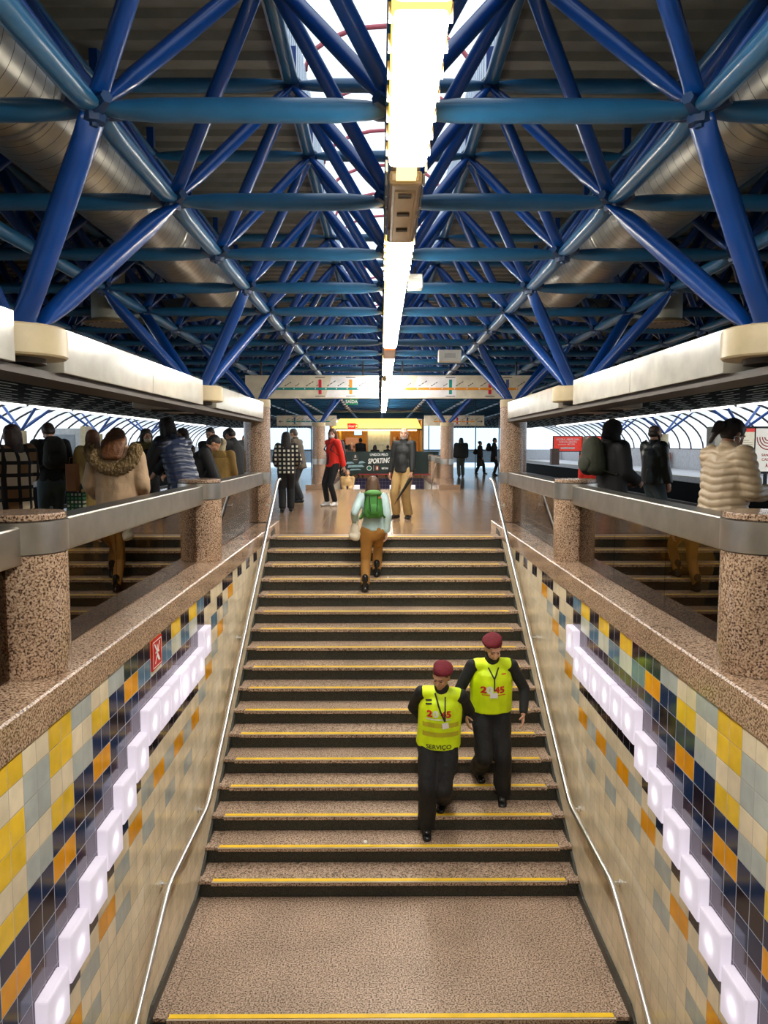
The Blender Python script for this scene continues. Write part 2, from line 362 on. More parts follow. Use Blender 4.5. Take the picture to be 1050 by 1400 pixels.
for sx, side in ((-1, 'left'), (1, 'right')):
    w = MB(); x = sx*WX
    for i in range(-10, 29):
        for j in range(0, 27):
            y = 3.782+.286*i; z = -.03-.1415*j
            q = [(x, y, z), (x, y+.286, z), (x, y+.286, z-.1415), (x, y, z-.1415)]
            if sx > 0: q.reverse()
            w.quad(*q, KEYS.index(tile_key(i, j)))
    w.box(*sorted((sx*(WX+.003), sx*(WX+.02))), .9, 12.0, -3.9, -.03, 0)
    struct(w.build('wall_%s' % side, TM), None, None)
    # curb: granite fascia and ledge
    c = MB(); xi, xo = WX-.012, 2.42
    prof = [(xi, -.035), (xi, .135), (xi+.012, .145), (xo, .16), (xo, 0.0), (WX+.03, -.035)]
    n = len(prof); vs = [(sx*p[0], yy, p[1]) for yy in (-1.5, 12.62) for p in prof]
    fs = [(k, (k+1) % n, n+(k+1) % n, n+k) for k in range(n)] + [tuple(range(n)), tuple(range(2*n-1, n-1, -1))]
    c.add(vs, fs)
    struct(c.build('trim_5' if sx < 0 else 'trim_6', GRAN))
    # skirting line beside steps
    s = MB(); ln = [(12.0, .10), (11.75, .06), (6.82, -16.4*RI+.055), (6.60, LAND_Z+.085), (5.28, LAND_Z+.085), (2.6, LAND_Z-1.37)]
    for (ya, za), (yb, zb) in zip(ln, ln[1:]):
        xa, xb = sorted((sx*(WX-.022), sx*(WX+.001)))
        s.add([(xa,ya,za),(xb,ya,za),(xb,yb,zb),(xa,yb,zb),(xa,ya,za-.4),(xb,ya,za-.4),(xb,yb,zb-.4),(xa,yb,zb-.4)], [(0,1,2,3),(4,7,6,5),(0,4,5,1),(1,5,6,2),(2,6,7,3),(3,7,4,0)])
    struct(s.build('baseboard_%s' % side, RISER))
    # handrail
    h = thing('handrail', 'round stainless steel handrail along the %s tiled wall, bent at the landing' % side, 'handrail', (0,0,0))
    hx = sx*1.67
    path = [(hx, 12.15, .845), (hx, 11.95, .84), (hx, 11.80, .79), (hx, 6.92, -1.87), (hx, 6.80, -1.915), (hx, 6.68, -1.925), (hx, 5.60, -1.915), (hx, 5.50, -1.93), (hx, 5.38, -1.985), (hx, 2.2, -3.73)]
    p = MB(); p.tube(path, .024, 14); p.build('rail', CHROME, h, smooth=True)
    for yy, zz in ((11.35, .545), (8.85, -.815), (6.82, -1.915), (5.62, -1.915), (3.9, -2.80)):
        q = MB(); q.tube([(hx, yy, zz-.02), (hx, yy, zz-.05), (sx*(WX), yy, zz-.05)], .010, 8); q.tube([(sx*(WX-.012), yy, zz-.05), (sx*WX, yy, zz-.05)], .026, 12); q.build('bracket', CHROME, h, smooth='auto')
    # light blocks
    ords = ['topmost', 'second', 'third', 'fourth', 'fifth', 'sixth', 'seventh', 'eighth', 'ninth', 'tenth', 'eleventh', 'twelfth', 'thirteenth', 'fourteenth']
    for q, i in enumerate(range(11, -3, -1)):
        y = 3.782+.286*i+.010; z = -.03-.1415*block_row(i)-.006
        lb = MB(); D = .068; lb.box(*sorted((-sx*D, 0)), 0, .266, -.262, 0)
        bright = 2.6 if (side == 'left' and i == 8) else 1.0
        pale = (i + (1 if sx > 0 else 0)) % 3 == 0
        o = lb.build('light_block', translucent('block_glass', (.78, .73, .80), .55, emit=.20), bevel=.012)
        o.location = (x, y, z)
        tag(o, 'glowing white light block on the %s tiled wall, %s' % (side, 'topmost of its descending row' if q == 0 else ords[q]+' from the top of its row'), 'wall light', 'light blocks on the %s wall' % side)
        li = bpy.data.lights.new('bulb', 'POINT'); li.energy = BLOCK_W*bright; li.color = (1, .95, 1); li.shadow_soft_size = .012
        lo = bpy.data.objects.new('bulb', li); COL.objects.link(lo); lo.parent = o; lo.location = (-sx*.024, .133, -.135)
# dark socket strips under blocks are tiles; sign on left wall
sg = thing('wall_sign', 'small red enamel sign with white figure near the top of the left wall', 'sign', (-WX, 5.51, -.275))
boxo('plate', 0, .012, 0, .25, 0, .222, mat('red_sign', (.55, .02, .02), .25), sg)
pic = MB()
def stroke(b, p, q, wd, x=.0135):
    p = Vector((0,)+p); q = Vector((0,)+q); d = (q-p).normalized(); nn = Vector((0, -d.z, d.y))*wd/2
    b.add([(x, *(p+nn)[1:]), (x, *(p-nn)[1:]), (x, *(q-nn)[1:]), (x, *(q+nn)[1:])], [(0,1,2,3)])
for a_, b_ in (((.02,.015),(.23,.015)), ((.23,.015),(.23,.207)), ((.23,.207),(.02,.207)), ((.02,.207),(.02,.015))): stroke(pic, a_, b_, .006)
for a_, b_ in (((.06,.19),(.19,.04)), ((.19,.19),(.07,.04)), ((.125,.175),(.125,.09)), ((.08,.12),(.17,.12)), ((.125,.09),(.16,.05))): stroke(pic, a_, b_, .014)
pic.build('pictogram', mat('white_paint', (.85, .85, .82), .4), sg)

# stairs
st = thing('staircase', 'wide speckled granite stairs with yellow nosing strips rising to the concourse', 'stairs', (0, 0, 0))
def step(yn, z, last=False, y_back=None):
    yb = y_back or yn+T+.01
    b = MB(); b.box(-1.635, 1.635, yn-.035, yb, z-.038, z)
    for sx in (-1, 1): b.box(*sorted((sx*1.638, sx*(WX-.005))), yn-.012, yb, z-.034, z-.002)
    b.build('tread', GRAN_T, st, bevel=.004)
    r = MB(); r.box(-WX, WX, yn+.005, yb-.02, z-RI-.30, z-.0385); r.build('riser', RISER, st)
    y = MB(); y.box(-1.6245, 1.6245, yn-.02, yn+.022, z, z+.004); y.build('nosing_strip', YEL, st)
    y = MB(); y.box(-1.633, 1.633, yn-.038, yn-.024, z-.004, z+.0015); y.build('nosing_edge', mat('pale_nosing', (.55, .46, .36), .3), st)
for k in range(1, 17): step(Y0-T*k, -RI*k)
step(Y0, -.0005, y_back=Y0+.34)
step(5.272, LAND_Z, y_back=6.80)
for k in range(1, 9): step(5.272-T*k, LAND_Z-RI*k)
# litter
lt = MB(); lt.lathe(0, 0, [(.004, 0), (.022, .004), (.018, .02), (.004, .03)], 9); o = lt.build('paper_scrap', mat('white_paper', (.85,.85,.83), .8)); o.location = (-.23, 7.12, -15*RI)
o.rotation_euler = (.3, .2, 0); tag(o, 'crumpled white paper scrap lying on the third lowest stair tread', 'litter')
lt = MB(); lt.box(-.02, .02, -.015, .015, 0, .008); o = lt.build('paper_scrap', mat('white_paper', (0,0,0))); o.location = (.02, 10.75, -3*RI+.004); o.rotation_euler = (0, 0, .8)
tag(o, 'tiny white paper scrap on an upper stair tread beside the backpack woman', 'litter')

# ------------------------------------------------------------------ balustrade: stubs, rails, glass
TINT = glass('bronze_glass', (.38, .26, .10), .80, 1.55)
SY = [.05, 4.15, 8.25]; BX = 2.02
def stub(x, y, label, group):
    t = thing('balustrade_post', label, 'post', (x, y, .15), group=group)
    b = MB(); b.lathe(0, 0, [(.222, 0), (.225, .01), (.225, .655)], 40); b.build('shaft', GRAN, t, smooth='auto')
    b = MB(); b.lathe(0, 0, [(.218, .655), (.232, .662), (.232, .828), (.22, .832)], 40); b.build('steel_band', STEEL, t, smooth='auto')
    b = MB(); b.lathe(0, 0, [(.215, .832), (.222, .838), (.222, .862), (.214, .87)], 40); b.build('cap', GRAN, t, smooth='auto')
def rail(x, y0, y1, label):
    t = thing('balustrade_rail', label, 'railing', (x, y0, .76), group='steel rails of the stairwell')
    s = -1 if x > 0 else 1
    b = MB(); b.box(-.085, .085, 0, y1-y0, 0, .20); b.build('rail', STEEL, t, bevel=.012)
    g = MB(); n = max(1, round((y1-y0)/1.3)); L = (y1-y0)/n
    for i in range(n):
        g = MB(); g.box(-.006, .006, i*L+.004, (i+1)*L-.004, -.60, 0); g.build('glass_pane', TINT, t)
for sx, side in ((-1, 'left'), (1, 'right')):
    stub(sx*BX, SY[1], 'short granite post with steel band, nearest on the %s balustrade' % side, 'round granite posts along the stairwell')
    stub(sx*BX, SY[2], 'short granite post with steel band, midway along the %s balustrade' % side, 'round granite posts along the stairwell')
    rail(sx*BX, -1.2, SY[1]-.20, 'flat steel rail over tinted glass at the %s picture edge, before the near post' % side)
    rail(sx*BX, SY[1]+.20, SY[2]-.20, 'flat steel rail over bronze glass between the %s near and middle posts' % side)
    rail(sx*BX, SY[2]+.20, 12.15, 'flat steel rail over bronze glass between the %s middle post and tall column' % side)

# ------------------------------------------------------------------ space frame
def member_mesh(L, r, name):
    prof = [(0, .30, 1.15), (.035, .34, 1.2), (.10, .72, 1.05), (.20, .96, 1.0), (.5, 1, 1), (.80, .96, 1.0), (.90, .72, 1.05), (.965, .34, 1.2), (1, .30, 1.15)]
    n = 12; vs = []; fs = []
    for (t, a, b) in prof:
        for k in range(n): vs.append((r*b*math.cos(2*PI*k/n), r*a*math.sin(2*PI*k/n), t*L))
    for i in range(len(prof)-1):
        for k in range(n): fs.append((i*n+k, i*n+(k+1) % n, (i+1)*n+(k+1) % n, (i+1)*n+k))
    fs.append(tuple(range(n-1, -1, -1))); fs.append(tuple((len(prof)-1)*n+k for k in range(n)))
    me = bpy.data.meshes.new(name); me.from_pydata(vs, [], fs); me.polygons.foreach_set('use_smooth', [True]*len(fs)); return me
def member_mat4(p, q):
    p = Vector(p); q = Vector(q); d = (q-p).normalized(); up = Vector((0,0,1))
    if abs(d.z) > .95: up = Vector((0,1,0))
    x = up.cross(d).normalized(); y = d.cross(x)
    M = Matrix((x, y, d)).transposed().to_4x4(); M.translation = p; return M
G, RW, ZB, ZT = 1.43, 1.367, 2.95, 3.98
rowY = lambda k: 3.77 + RW*k
sf = thing('space_frame', 'blue painted tubular space frame carrying the roof over the concourse', 'roof truss', (0,0,0))
mem = {'chord': [], 'diagonal': []}
NX, R0, R1 = 4, -2, 30
for k in range(R0, R1+1):
    for i in range(-NX, NX+1):
        if i < NX: mem['chord'].append(((G*i, rowY(k), ZB), (G*(i+1), rowY(k), ZB), .056))
        if k < R1: mem['chord'].append(((G*i, rowY(k), ZB), (G*i, rowY(k+1), ZB), .056))
        if i < NX and k < R1:
            tx, ty = G*(i+.5), rowY(k)+RW/2
            if i < NX-1: mem['chord'].append(((tx, ty, ZT), (tx+G, ty, ZT), .05))
            if k < R1-1: mem['chord'].append(((tx, ty, ZT), (tx, ty+RW, ZT), .05))
            for a, b in ((0,0), (1,0), (0,1), (1,1)): mem['diagonal'].append(((G*(i+a), rowY(k+b), ZB), (tx, ty, ZT), .045))
MM = {}
for kind, L in mem.items():
    def score(m):
        p = (Vector(m[0])+Vector(m[1]))/2
        if p.y < 2.6: return 900+p.y
        return p.y + abs(p.x)*1.6 + (1.5 if m[0][2] > 3.5 else 0)
    L.sort(key=score); MATK = {'chord': BLUE_LIT, 'diagonal': BLUE}[kind]
    rest = MB()
    for n_, (p, q, r) in enumerate(L):
        ln = (Vector(q)-Vector(p)).length; key = (round(ln, 3), r)
        if key not in MM:
            MM[key] = member_mesh(ln, r, 'frame_tube')
        if n_ < 100:
            kk = key + (kind,)
            if kk not in MM: MM[kk] = MM[key].copy(); MM[kk].materials.append(MATK)
            o = bpy.data.objects.new(kind, MM[kk]); COL.objects.link(o); o.parent = sf; o.matrix_local = member_mat4(p, q)
        else:
            M = member_mat4(p, q); me = MM[key]
            rest.add([M @ v.co for v in me.vertices], [tuple(f_.vertices) for f_ in me.polygons])
    o = rest.build(kind+'s_beyond', MATK, sf, smooth=True); o['kind'] = 'stuff'
# nodes : crossing plates with bolt
nd = MB()
for k in range(R0, R1+1):
    for i in range(-NX, NX+1):
        x, y = G*i, rowY(k)
        for z, ok in ((ZB, True),):
            nd.lathe(x, y, [(.02, z-.075), (.022, z-.06), (.055, z-.058), (.06, z-.03), (.06, z+.03), (.05, z+.045)], 8)
            for a in (PI/4, 3*PI/4): nd.tube([(x-.14*math.cos(a), y-.14*math.sin(a), z+.02), (x, y, z), (x+.14*math.cos(a), y+.14*math.sin(a), z+.02)], [.03, .05, .03], 6)
        if i < NX and k < R1: nd.lathe(x+G/2, y+RW/2, [(.05, ZT-.06), (.07, ZT-.02), (.07, ZT+.03), (.04, ZT+.06)], 8)
o = nd.build('node_connectors', mat('node_blue', (.01, .04, .12), .4), sf, smooth='auto'); o['kind'] = 'stuff'
hx_ = MB()
for k in range(R0, R1+1):
    for x in (.715,):
        for i in (-1, 1): hx_.box(*sorted((i*x-.03, i*x+.03)), rowY(k)+RW/2-.03, rowY(k)+RW/2+.03, ZT, 4.24)
        for i in (-3, 3, -5, 5): hx_.box(i*x-.03, i*x+.03, rowY(k)+RW/2-.03, rowY(k)+RW/2+.03, ZT, 4.23)
o = hx_.build('deck_posts', BLUE, sf); o['kind'] = 'stuff'

# ------------------------------------------------------------------ columns with V struts, beam panels
def struts(t, x, y, z, rowk, r=.062, z0=0):
    sx = 1 if x > 0 else -1
    for xi in (1, 2):
        for kk in (0, 1):
            q = (sx*G*xi-x, rowY(rowk+kk)-y, ZB-.02-z)
            q = (q[0], q[1], q[2]+z0); p = (.07*(1 if q[0] > 0 else -1), .07*(1 if q[1] > 0 else -1), z0)
            L = (Vector(q)-Vector(p)).length; me = member_mesh(L, r, 'strut'); me.materials.append(BLUE)
            o = bpy.data.objects.new('strut', me); COL.objects.link(o); o.parent = t; o.matrix_local = member_mat4(p, q)
pos_w = {4.15: 'nearest', 8.25: 'second', .05: 'overhead edge'}
for sx, side in ((-1, 'left'), (1, 'right')):
    for y, rk in ((4.15, 0), (8.25, 3)):
        t = thing('beam_capital', 'cream round capital with blue V struts, %s along the %s beam' % (pos_w[y], side), 'capital', (sx*BX, y, 1.84), group='beam capitals')
        b = MB(); b.lathe(0, 0, [(.252, 0), (.262, .01), (.262, .15), (.252, .16)], 40); b.build('band', CREAM, t, smooth='auto')
        b = MB(); b.lathe(0, 0, [(.15, -.03), (.15, 0)], 24); b.build('neck', BROWN, t, smooth='auto')
        b = MB(); b.lathe(0, 0, [(.12, .16), (.12, .19)], 20); b.build('base_plate', mat('dark_blue', (.005, .02, .08), .5), t, smooth='auto')
        struts(t, sx*BX, y, 2.0, rk, z0=.16)
    for y, rk, lab in ((12.35, 6, 'tall round granite column at the top %s of the stairs'), (24.65, 15, 'tall round granite column farther down the concourse on the %s')):
        z0 = .16 if y < 20 else 0
        t = thing('granite_column', lab % side, 'column', (sx*(2.05), y, 0), group='round granite columns')
        b = MB(); prof = [(.21, z0), (.21, .775)] if y < 20 else [(.235, 0), (.235, .33), (.21, .34), (.21, .775)]
        b.lathe(0, 0, prof, 40); b.build('lower_shaft', GRAN, t, smooth='auto')
        b = MB(); b.lathe(0, 0, [(.217, .776), (.217, .95)], 40); b.build('steel_band', STEEL, t, smooth='auto')
        b = MB(); b.lathe(0, 0, [(.21, .951), (.21, 1.99)], 40); b.build('upper_shaft', GRAN, t, smooth='auto')
        b = MB(); b.lathe(0, 0, [(.214, 1.99), (.216, 2.0), (.216, 2.10), (.21, 2.105)], 40); b.build('capital', CREAM, t, smooth='auto')
        struts(t, sx*2.05, y, 2.10, rk, z0=2.10)
    # fascia panels
    for (ya, yb, lab) in ((-1.5, 3.85, 'long white enamel fascia panel before the near capital, %s'), (4.44, 7.88, 'long white enamel fascia panel between the two capitals, %s'), (8.52, 11.9, 'long white enamel fascia panel running up to the tall column, %s')):
        t = thing('fascia_panel', lab % side, 'fascia panel', (sx*1.99, ya, 1.79), group='white fascia panels')
        m_ = (yb-ya)*(.5 if side == 'left' else .48)
        boxo('panel', -.11, .11, 0, m_-.004, 0, .25, WHITE, t, .004); boxo('panel', -.11, .11, m_+.004, yb-ya, 0, .25, WHITE, t, .004)
    b = MB(); b.box(*sorted((sx*1.92, sx*2.2)), -1.5, 12.2, 1.745, 1.787); 
    tag(b.build('beam', BROWN), 'brown metal beam running along the %s edge of the stairwell above the rail' % side, 'beam')
    b = MB()
    for k in range(8): b.box(*sorted((sx*2.0, sx*2.09)), -1+k*1.6, -1+k*1.6+1.3, 1.715, 1.724)
    # hanging info display
    t = thing('info_display', 'hanging display box under the beam above the %s platform' % side, 'display', (sx*2.65, 9.3, 1.80))
    boxo('housing', -.12, .12, -.9, .9, -.02, .12, mat('display_grey', (.35, .33, .28), .4), t, .01)
    boxo('face', -sx*.125-.004, -sx*.125+.004, -.8, .8, 0, .10, mat('display_face', (.5, .45, .35), .3), t)
    for yy in (-.5, .4): boxo('indicator', -sx*.13-.004, -sx*.13+.004, yy-.03, yy+.03, .035, .06, emis('amber', (1, .55, .05), 3), t)
    for yy in (-.6, .6): boxo('bracket', *sorted((-sx*.46, 0)), yy-.02, yy+.02, -.045, -.021, BLACK, t)

# far platform columns with struts
for sx, side in ((-1, 'left'), (1, 'right')):
    for n_, y in enumerate((24, 33, 42, 51)):
        t = thing('platform_column', 'small column with dark blue V struts on the %s far platform, %s' % (side, ['nearest', 'second nearest', 'third', 'farthest'][n_]), 'column', (sx*15.4, y, 0), group='far platform columns')
        b = MB(); b.lathe(0, 0, [(.22, 0), (.22, 2.0)], 20); b.build('shaft', CREAM, t, smooth='auto')
        for a, c in ((-1.2, -.9), (1.2, -.9), (-1.2, .9), (1.2, .9)):
            q = (a, c, 3.15); p = (0, 0, 2.0); me = member_mesh((Vector(q)-Vector(p)).length, .06, 'strut'); me.materials.append(BLUE)
            o = bpy.data.objects.new('strut', me); COL.objects.link(o); o.parent = t; o.matrix_local = member_mat4(p, q)
    # track lamps
    for k in range(10):
        t = thing('fluorescent_lamp', 'long white fluorescent lamp over the edge of the %s far platform, %s' % (side, 'nearest' if k == 0 else ords[k]+' in the line'), 'ceiling light', (sx*13.6, 17+k*4.3, 2.92), group='lamps over the far %s platform edge' % side)
        boxo('housing', -.1, .1, 0, 4.0, 0, .08, mat('lamp_housing', (.4, .38, .33), .5), t); boxo('tube', -.09, .09, .15, 3.85, -.07, -.001, emis('track_lamp', (1, .97, .93), TRACKLAMP), t, .02)

# ------------------------------------------------------------------ ducts and diffusers
for sx, side in ((-1, 'left'), (1, 'right')):
    t = thing('ventilation_duct', 'large silver spiral duct running inside the space frame on the %s' % side, 'duct', (sx*2.2, 0, 3.42))
    b = MB(); Rr = .33; pts = [(0, -2.0+.5*q, 0) for q in range(27)]; rad = [Rr]*27
    b.tube(pts, rad, 40); b.build('spiral_tube', DUCT, t, smooth=True)
    for yy in (4.45, 7.3, 9.9):
        b = MB(); b.tube([(0, yy, 0), (0, yy+.01, 0), (0, yy+.05, 0), (0, yy+.06, 0)], [Rr+.002, Rr+.016, Rr+.016, Rr+.002], 40); b.build('joint_collar', mat('duct_collar', (.36, .35, .31), .35, .8), t, smooth=True)
    b = MB(); b.tube([(0, 10.8, -.05), (sx*.5, 11.2, -.1), (sx*1.6, 11.5, -.12)], .17, 20); b.build('branch', DUCT, t, smooth=True)
    t = thing('air_diffuser', 'round ceiling air diffuser hanging below the frame on the %s' % side, 'air diffuser', (sx*3.2, 9.0, 2.76))
    b = MB(); b.lathe(0, 0, [(.19, .03), (.19, .62)], 28); b.build('neck', mat('diffuser_grey', (.30, .30, .24), .5), t, smooth='auto')
    b = MB(); b.lathe(0, 0, [(.28, 0), (.29, .01), (.22, .05), (.19, .06)], 36); b.build('cone', mat('diffuser_brass', (.35, .25, .13), .4, .5), t, smooth='auto')
    b = MB()
    for k in range(24): b.lathe(.235*math.cos(2*PI*k/24), .235*math.sin(2*PI*k/24), [(.012, -.006), (.012, -.001)], 6)
    b.build('perforations', BLACK, t)

# ------------------------------------------------------------------ lamp line over the stairs
YRIM = emis('lamp_rim', (1.0, .62, .10), 2.2)
LIT = emis('lamp_core', (1.0, .95, .86), LAMP)
lamps = []
for k in range(-2, 21):
    y = 3.85 + 1.367*(k-1) + .03
    lit = k not in (1, 6, 9)
    nm = 'nearest lit one' if k == 0 else ('ord')
    if lit: lab = 'lit fluorescent lamp on the line over the stairs, ' + ('large at the picture top' if k == 0 else ('just behind the camera' if k < 0 else ords[min(k-1, 13)]+' from the camera' if k-1 < 14 else 'far end of line'))
    else: lab = 'unlit fluorescent lamp on the line over the stairs, ' + {1: 'the nearest one with brown cover', 6: 'a small orange one midway', 9: 'a dark one near the map signs'}[k]
    t = thing('ceiling_lamp', lab, 'ceiling light', (.05, y, 2.70), group='lamps hanging in line over the stairs')
    Ln = 1.30
    boxo('housing', -.075, .075, -.01, Ln+.01, .075, .135, mat('housing_brown', (.16, .12, .08), .45), t, .01)
    if lit:
        boxo('rim', -.094, .094, 0, Ln, .045, .075, YRIM, t, .006)
        boxo('diffuser', -.088, .088, .012, Ln-.012, 0, .044, LIT, t, .02)
    else:
        c = mat('dead_cover', (.30, .20, .10), .2, coat=.5) if k != 6 else mat('dead_cover_orange', (.55, .16, .04), .3)
        boxo('diffuser', -.088, .088, .15, Ln, .0, .074, c, t, .02)
        if k == 1:
            boxo('reflector', -.055, .055, .25, Ln-.05, -.004, .01, mat('reflector', (.42, .30, .16), .25, .6), t, .003)
            for q in range(3): boxo('clip', -.035, .035, .30+q*.32, .34+q*.32, -.012, -.004, BROWN, t)
            boxo('end_tube', -.05, .05, .02, .13, .01, .05, emis('lamp_end', (1, .75, .3), 1.5), t)
    for q in range(7 if k in (0, 1, 2) else 0):
        for s_ in (-1, 1): boxo('clip', s_*.098-.006, s_*.098+.006, .08+q*.19-.012, .08+q*.19+.012, .035, .09, mat('clip_grey', (.45, .38, .28), .5), t)
    hg = MB(); hg.box(-.01, .01, .3, .32, .135, .22); hg.box(-.01, .01, .95, .97, .135, .22); hg.build('hanger', BLACK, t)
tr = boxo('cable_tray', -.02, .12, -2, 32, 2.855, 2.885, mat('tray', (.2, .18, .14), .5)); tag(tr, 'narrow metal tray carrying the line of lamps under the frame', 'cable tray')
def smallbox(label, x0, x1, y0, y1, z0, z1, n='junction_box'):
    t = thing(n, label, 'box', ((x0+x1)/2, y0, z0)); w = (x1-x0)/2
    boxo('case', -w, w, 0, y1-y0, 0, z1-z0, mat('white_plastic', (.72, .70, .64), .4), t, .01)
    b = MB(); b.box(-w*.5, w*.5, -.004, 0, (z1-z0)*.3, (z1-z0)*.7); b.build('cover', mat('grey_plastic', (.5, .49, .46), .4), t)
    boxo('bracket', -.01, .01, .05, .07, z1-z0, max(2.93-z0, z1-z0+.03), BLACK, t)
smallbox('small white box fixed beside the ceiling lamps above the stairs', .16, .29, 6.8, 6.95, 2.74, 2.86)
smallbox('white loudspeaker box hanging under the frame right of the lamps', .82, 1.17, 12.0, 12.2, 2.67, 2.85, 'speaker_box')

# ------------------------------------------------------------------ map signs
SIGNM = mat('sign_cream', (.66, .60, .46), .35); SIGNW = mat('sign_white', (.78, .76, .76), .35)
TXT = mat('text_dark', (.03, .03, .035), .5); GRN = mat('line_green', (.0, .23, .20), .4); ORG = mat('line_orange', (.80, .30, .02), .4); RED = mat('line_red', (.55, .01, .03), .4); NAV = mat('line_blue', (.05, .08, .25), .4)
def map_sign(label, x0, x1, z0, z1, y, linem, l0, l1, cross, whitefrac, parts=10, arrow=0):
    t = thing('line_map_sign', label, 'sign', (0, y, 0))
    boxo('board', x0, x1, 0, .06, z0, z1, SIGNM, t, .005)
    H = z1-z0; zc = z0+H*.42; W_ = x1-x0
    b = MB(); a, c = whitefrac; xa, xc = x0+W_*a, x0+W_*c
    b.add([(xa, -.002, z0+.02), (xc, -.002, z0+.02), (xc, -.002, z1-.02), (xa+.12*(1 if a > 0 else 0), -.002, z1-.02)], [(0,1,2,3)]); b.build('white_field', SIGNW, t)
    b = MB(); b.box(x0+W_*l0, x0+W_*l1, -.006, -.003, zc-.022, zc+.022); b.build('route_line', linem, t)
    b = MB(); d = MB()
    for k in range(parts):
        xx = x0+W_*(l0+(l1-l0)*(k+.1)/(parts-.8))
        n = MB(); b.add([(xx+.012*math.cos(q*PI/4), -.008, zc+.012*math.sin(q*PI/4)) for q in range(8)], [tuple(range(8))])
        L_ = (.10, .17, .13, .08, .15)[k % 5]
        for s_ in range(3):
            px = xx+.02+s_*L_/3; pz = zc+.055+s_*L_/3*.62; e = L_/3*.8
            d.add([(px, -.004, pz), (px+.006, -.004, pz-.013), (px+e+.006, -.004, pz+e*.62-.013), (px+e, -.004, pz+e*.62)], [(0,1,2,3)])
    b.build('stops', mat('white_paint', (0,0,0)), t); 
    for (fx, cm) in cross:
        xx = x0+W_*fx; boxo('crossing_line', xx-.028, xx+.028, -.005, -.002, z0+H*.18, z0+H*.82, cm, t)
        d.box(xx-.09, xx+.09, -.004, -.003, z1-H*.11, z1-H*.08); d.box(xx-.09, xx+.09, -.004, -.003, z0+H*.08, z0+H*.11)
    d.build('station_names', TXT, t)
    if arrow:
        xx = x0+W_*arrow; b = MB(); b.box(xx-.09, xx+.06, -.005, -.002, zc-.01, zc+.01)
        s_ = 1 if arrow > .5 else -1; tip = xx+s_*.10
        b.add([(tip, -.005, zc), (tip-s_*.08, -.005, zc+.05), (tip-s_*.05, -.005, zc), (tip-s_*.08, -.005, zc-.05)], [(0,1,2,3)]); b.build('arrow', TXT, t)
    for xx in (x0+.3, x1-.3): boxo('hanger', xx-.015, xx+.015, .01, .04, z1, 2.95, BLACK, t)
map_sign('near hanging line map with green route, left of the lamp line', -2.62, -.11, 2.26, 2.69, 14.6, GRN, .12, .85, ((.56, RED), (.79, ORG)), (.6, .99))
map_sign('near hanging line map with orange route, right of the lamp line', .03, 2.78, 2.26, 2.69, 14.6, ORG, .12, .90, ((.44, GRN), (.71, RED), (.83, NAV)), (.17, .48), arrow=.96)
map_sign('smaller hanging line map with teal route, farther back on the left', -3.7, -1.61, 2.06, 2.42, 27, GRN, .15, .9, ((.3, NAV),), (.4, .6), arrow=.08)
map_sign('smaller hanging line map with orange route, farther back on the right', 1.45, 3.55, 2.06, 2.42, 27, ORG, .15, .85, ((.55, RED), (.72, NAV)), (.4, .6), arrow=.93)
t = thing('exit_sign', 'small green exit sign reading SAÍDA hanging left of the lamp line', 'sign', (-.88, 21.52, 2.5))
boxo('board', -.17, .17, 0, .04, 0, .17, mat('green_sign', (.0, .22, .09), .4), t); text_obj('lettering', 'SAÍDA', .12, (0, -.004, .085), mat('white_paint', (0,0,0)), t, bold=.002); boxo('hanger', -.01, .01, .01, .03, .17, .45, BLACK, t)

# ------------------------------------------------------------------ second stairwell, banner, kiosk
s2 = MB()
s2.box(-WX-.02, -WX, 24.2, 32.4, -3, 0, 1); s2.box(WX, WX+.02, 24.2, 32.4, -3, 0, 1); s2.box(-WX, WX, 32.36, 32.4, -3, 0, 0); s2.box(-WX, WX, 24.15, 24.17, -3, 0, 1)
struct(s2.build('wall_far_stairwell', [grid_mat('tile_far', (.02, .018, .06), (0, 2), (.143, .143), (0, 0), .004, (.1, .1, .16)), TM[0]]))
s2 = thing('far_staircase', 'second staircase descending behind the concourse edge', 'stairs', (0, 24.2, 0))
b = MB()
for k in range(1, 16): b.box(-WX, WX, T*(k-1), T*k+.02, -RI*k-.2, -RI*k)
b.build('steps', GRAN_T, s2)
for k in range(4):
    x = -1.1+k*.78; t = thing('light_block', 'small white light block on the dark tiled wall below the banner, %s' % ['leftmost', 'second from left', 'third from left', 'rightmost'][k], 'wall light', (x, 32.34, -.62), group='light blocks below the banner')
    boxo('casing', -.15, .15, -.07, 0, 0, .34, mat('dim_block', (.75, .75, .78), .4, emit=(1, .97, 1), es=.35), t, .01)
for sx, side in ((-1, 'left'), (1, 'right')):
    c = MB(); c.box(*sorted((sx*(WX-.01), sx*2.42)), 24.0, 32.6, -.03, .15); struct(c.build('trim_7' if sx < 0 else 'trim_8', GRAN))
    for y, l in ((28.75, 'first'), (32.4, 'second')):
        stub(sx*BX, y, 'distant short granite post on the %s of the far stairwell, %s past the column' % (side, l), 'posts of the far stairwell')
    rail(sx*BX, 24.9, 28.55, 'distant steel rail behind the far %s column' % side); rail(sx*BX, 28.95, 32.2, 'distant steel rail between the two far %s posts' % side)
    h = MB(); h.tube([(sx*1.67, 24.3, .82), (sx*1.67, 25.0, .6), (sx*1.67, 29, -1.6)], .021, 8); tag(h.build('handrail', CHROME, smooth=True), 'distant steel handrail going down the far stairwell, %s side' % side, 'handrail')
t = thing('advertising_banner', 'dark green banner reading UNIDOS PELO SPORTING over the far stairwell', 'banner', (0, 32.2, .15))
b = MB()
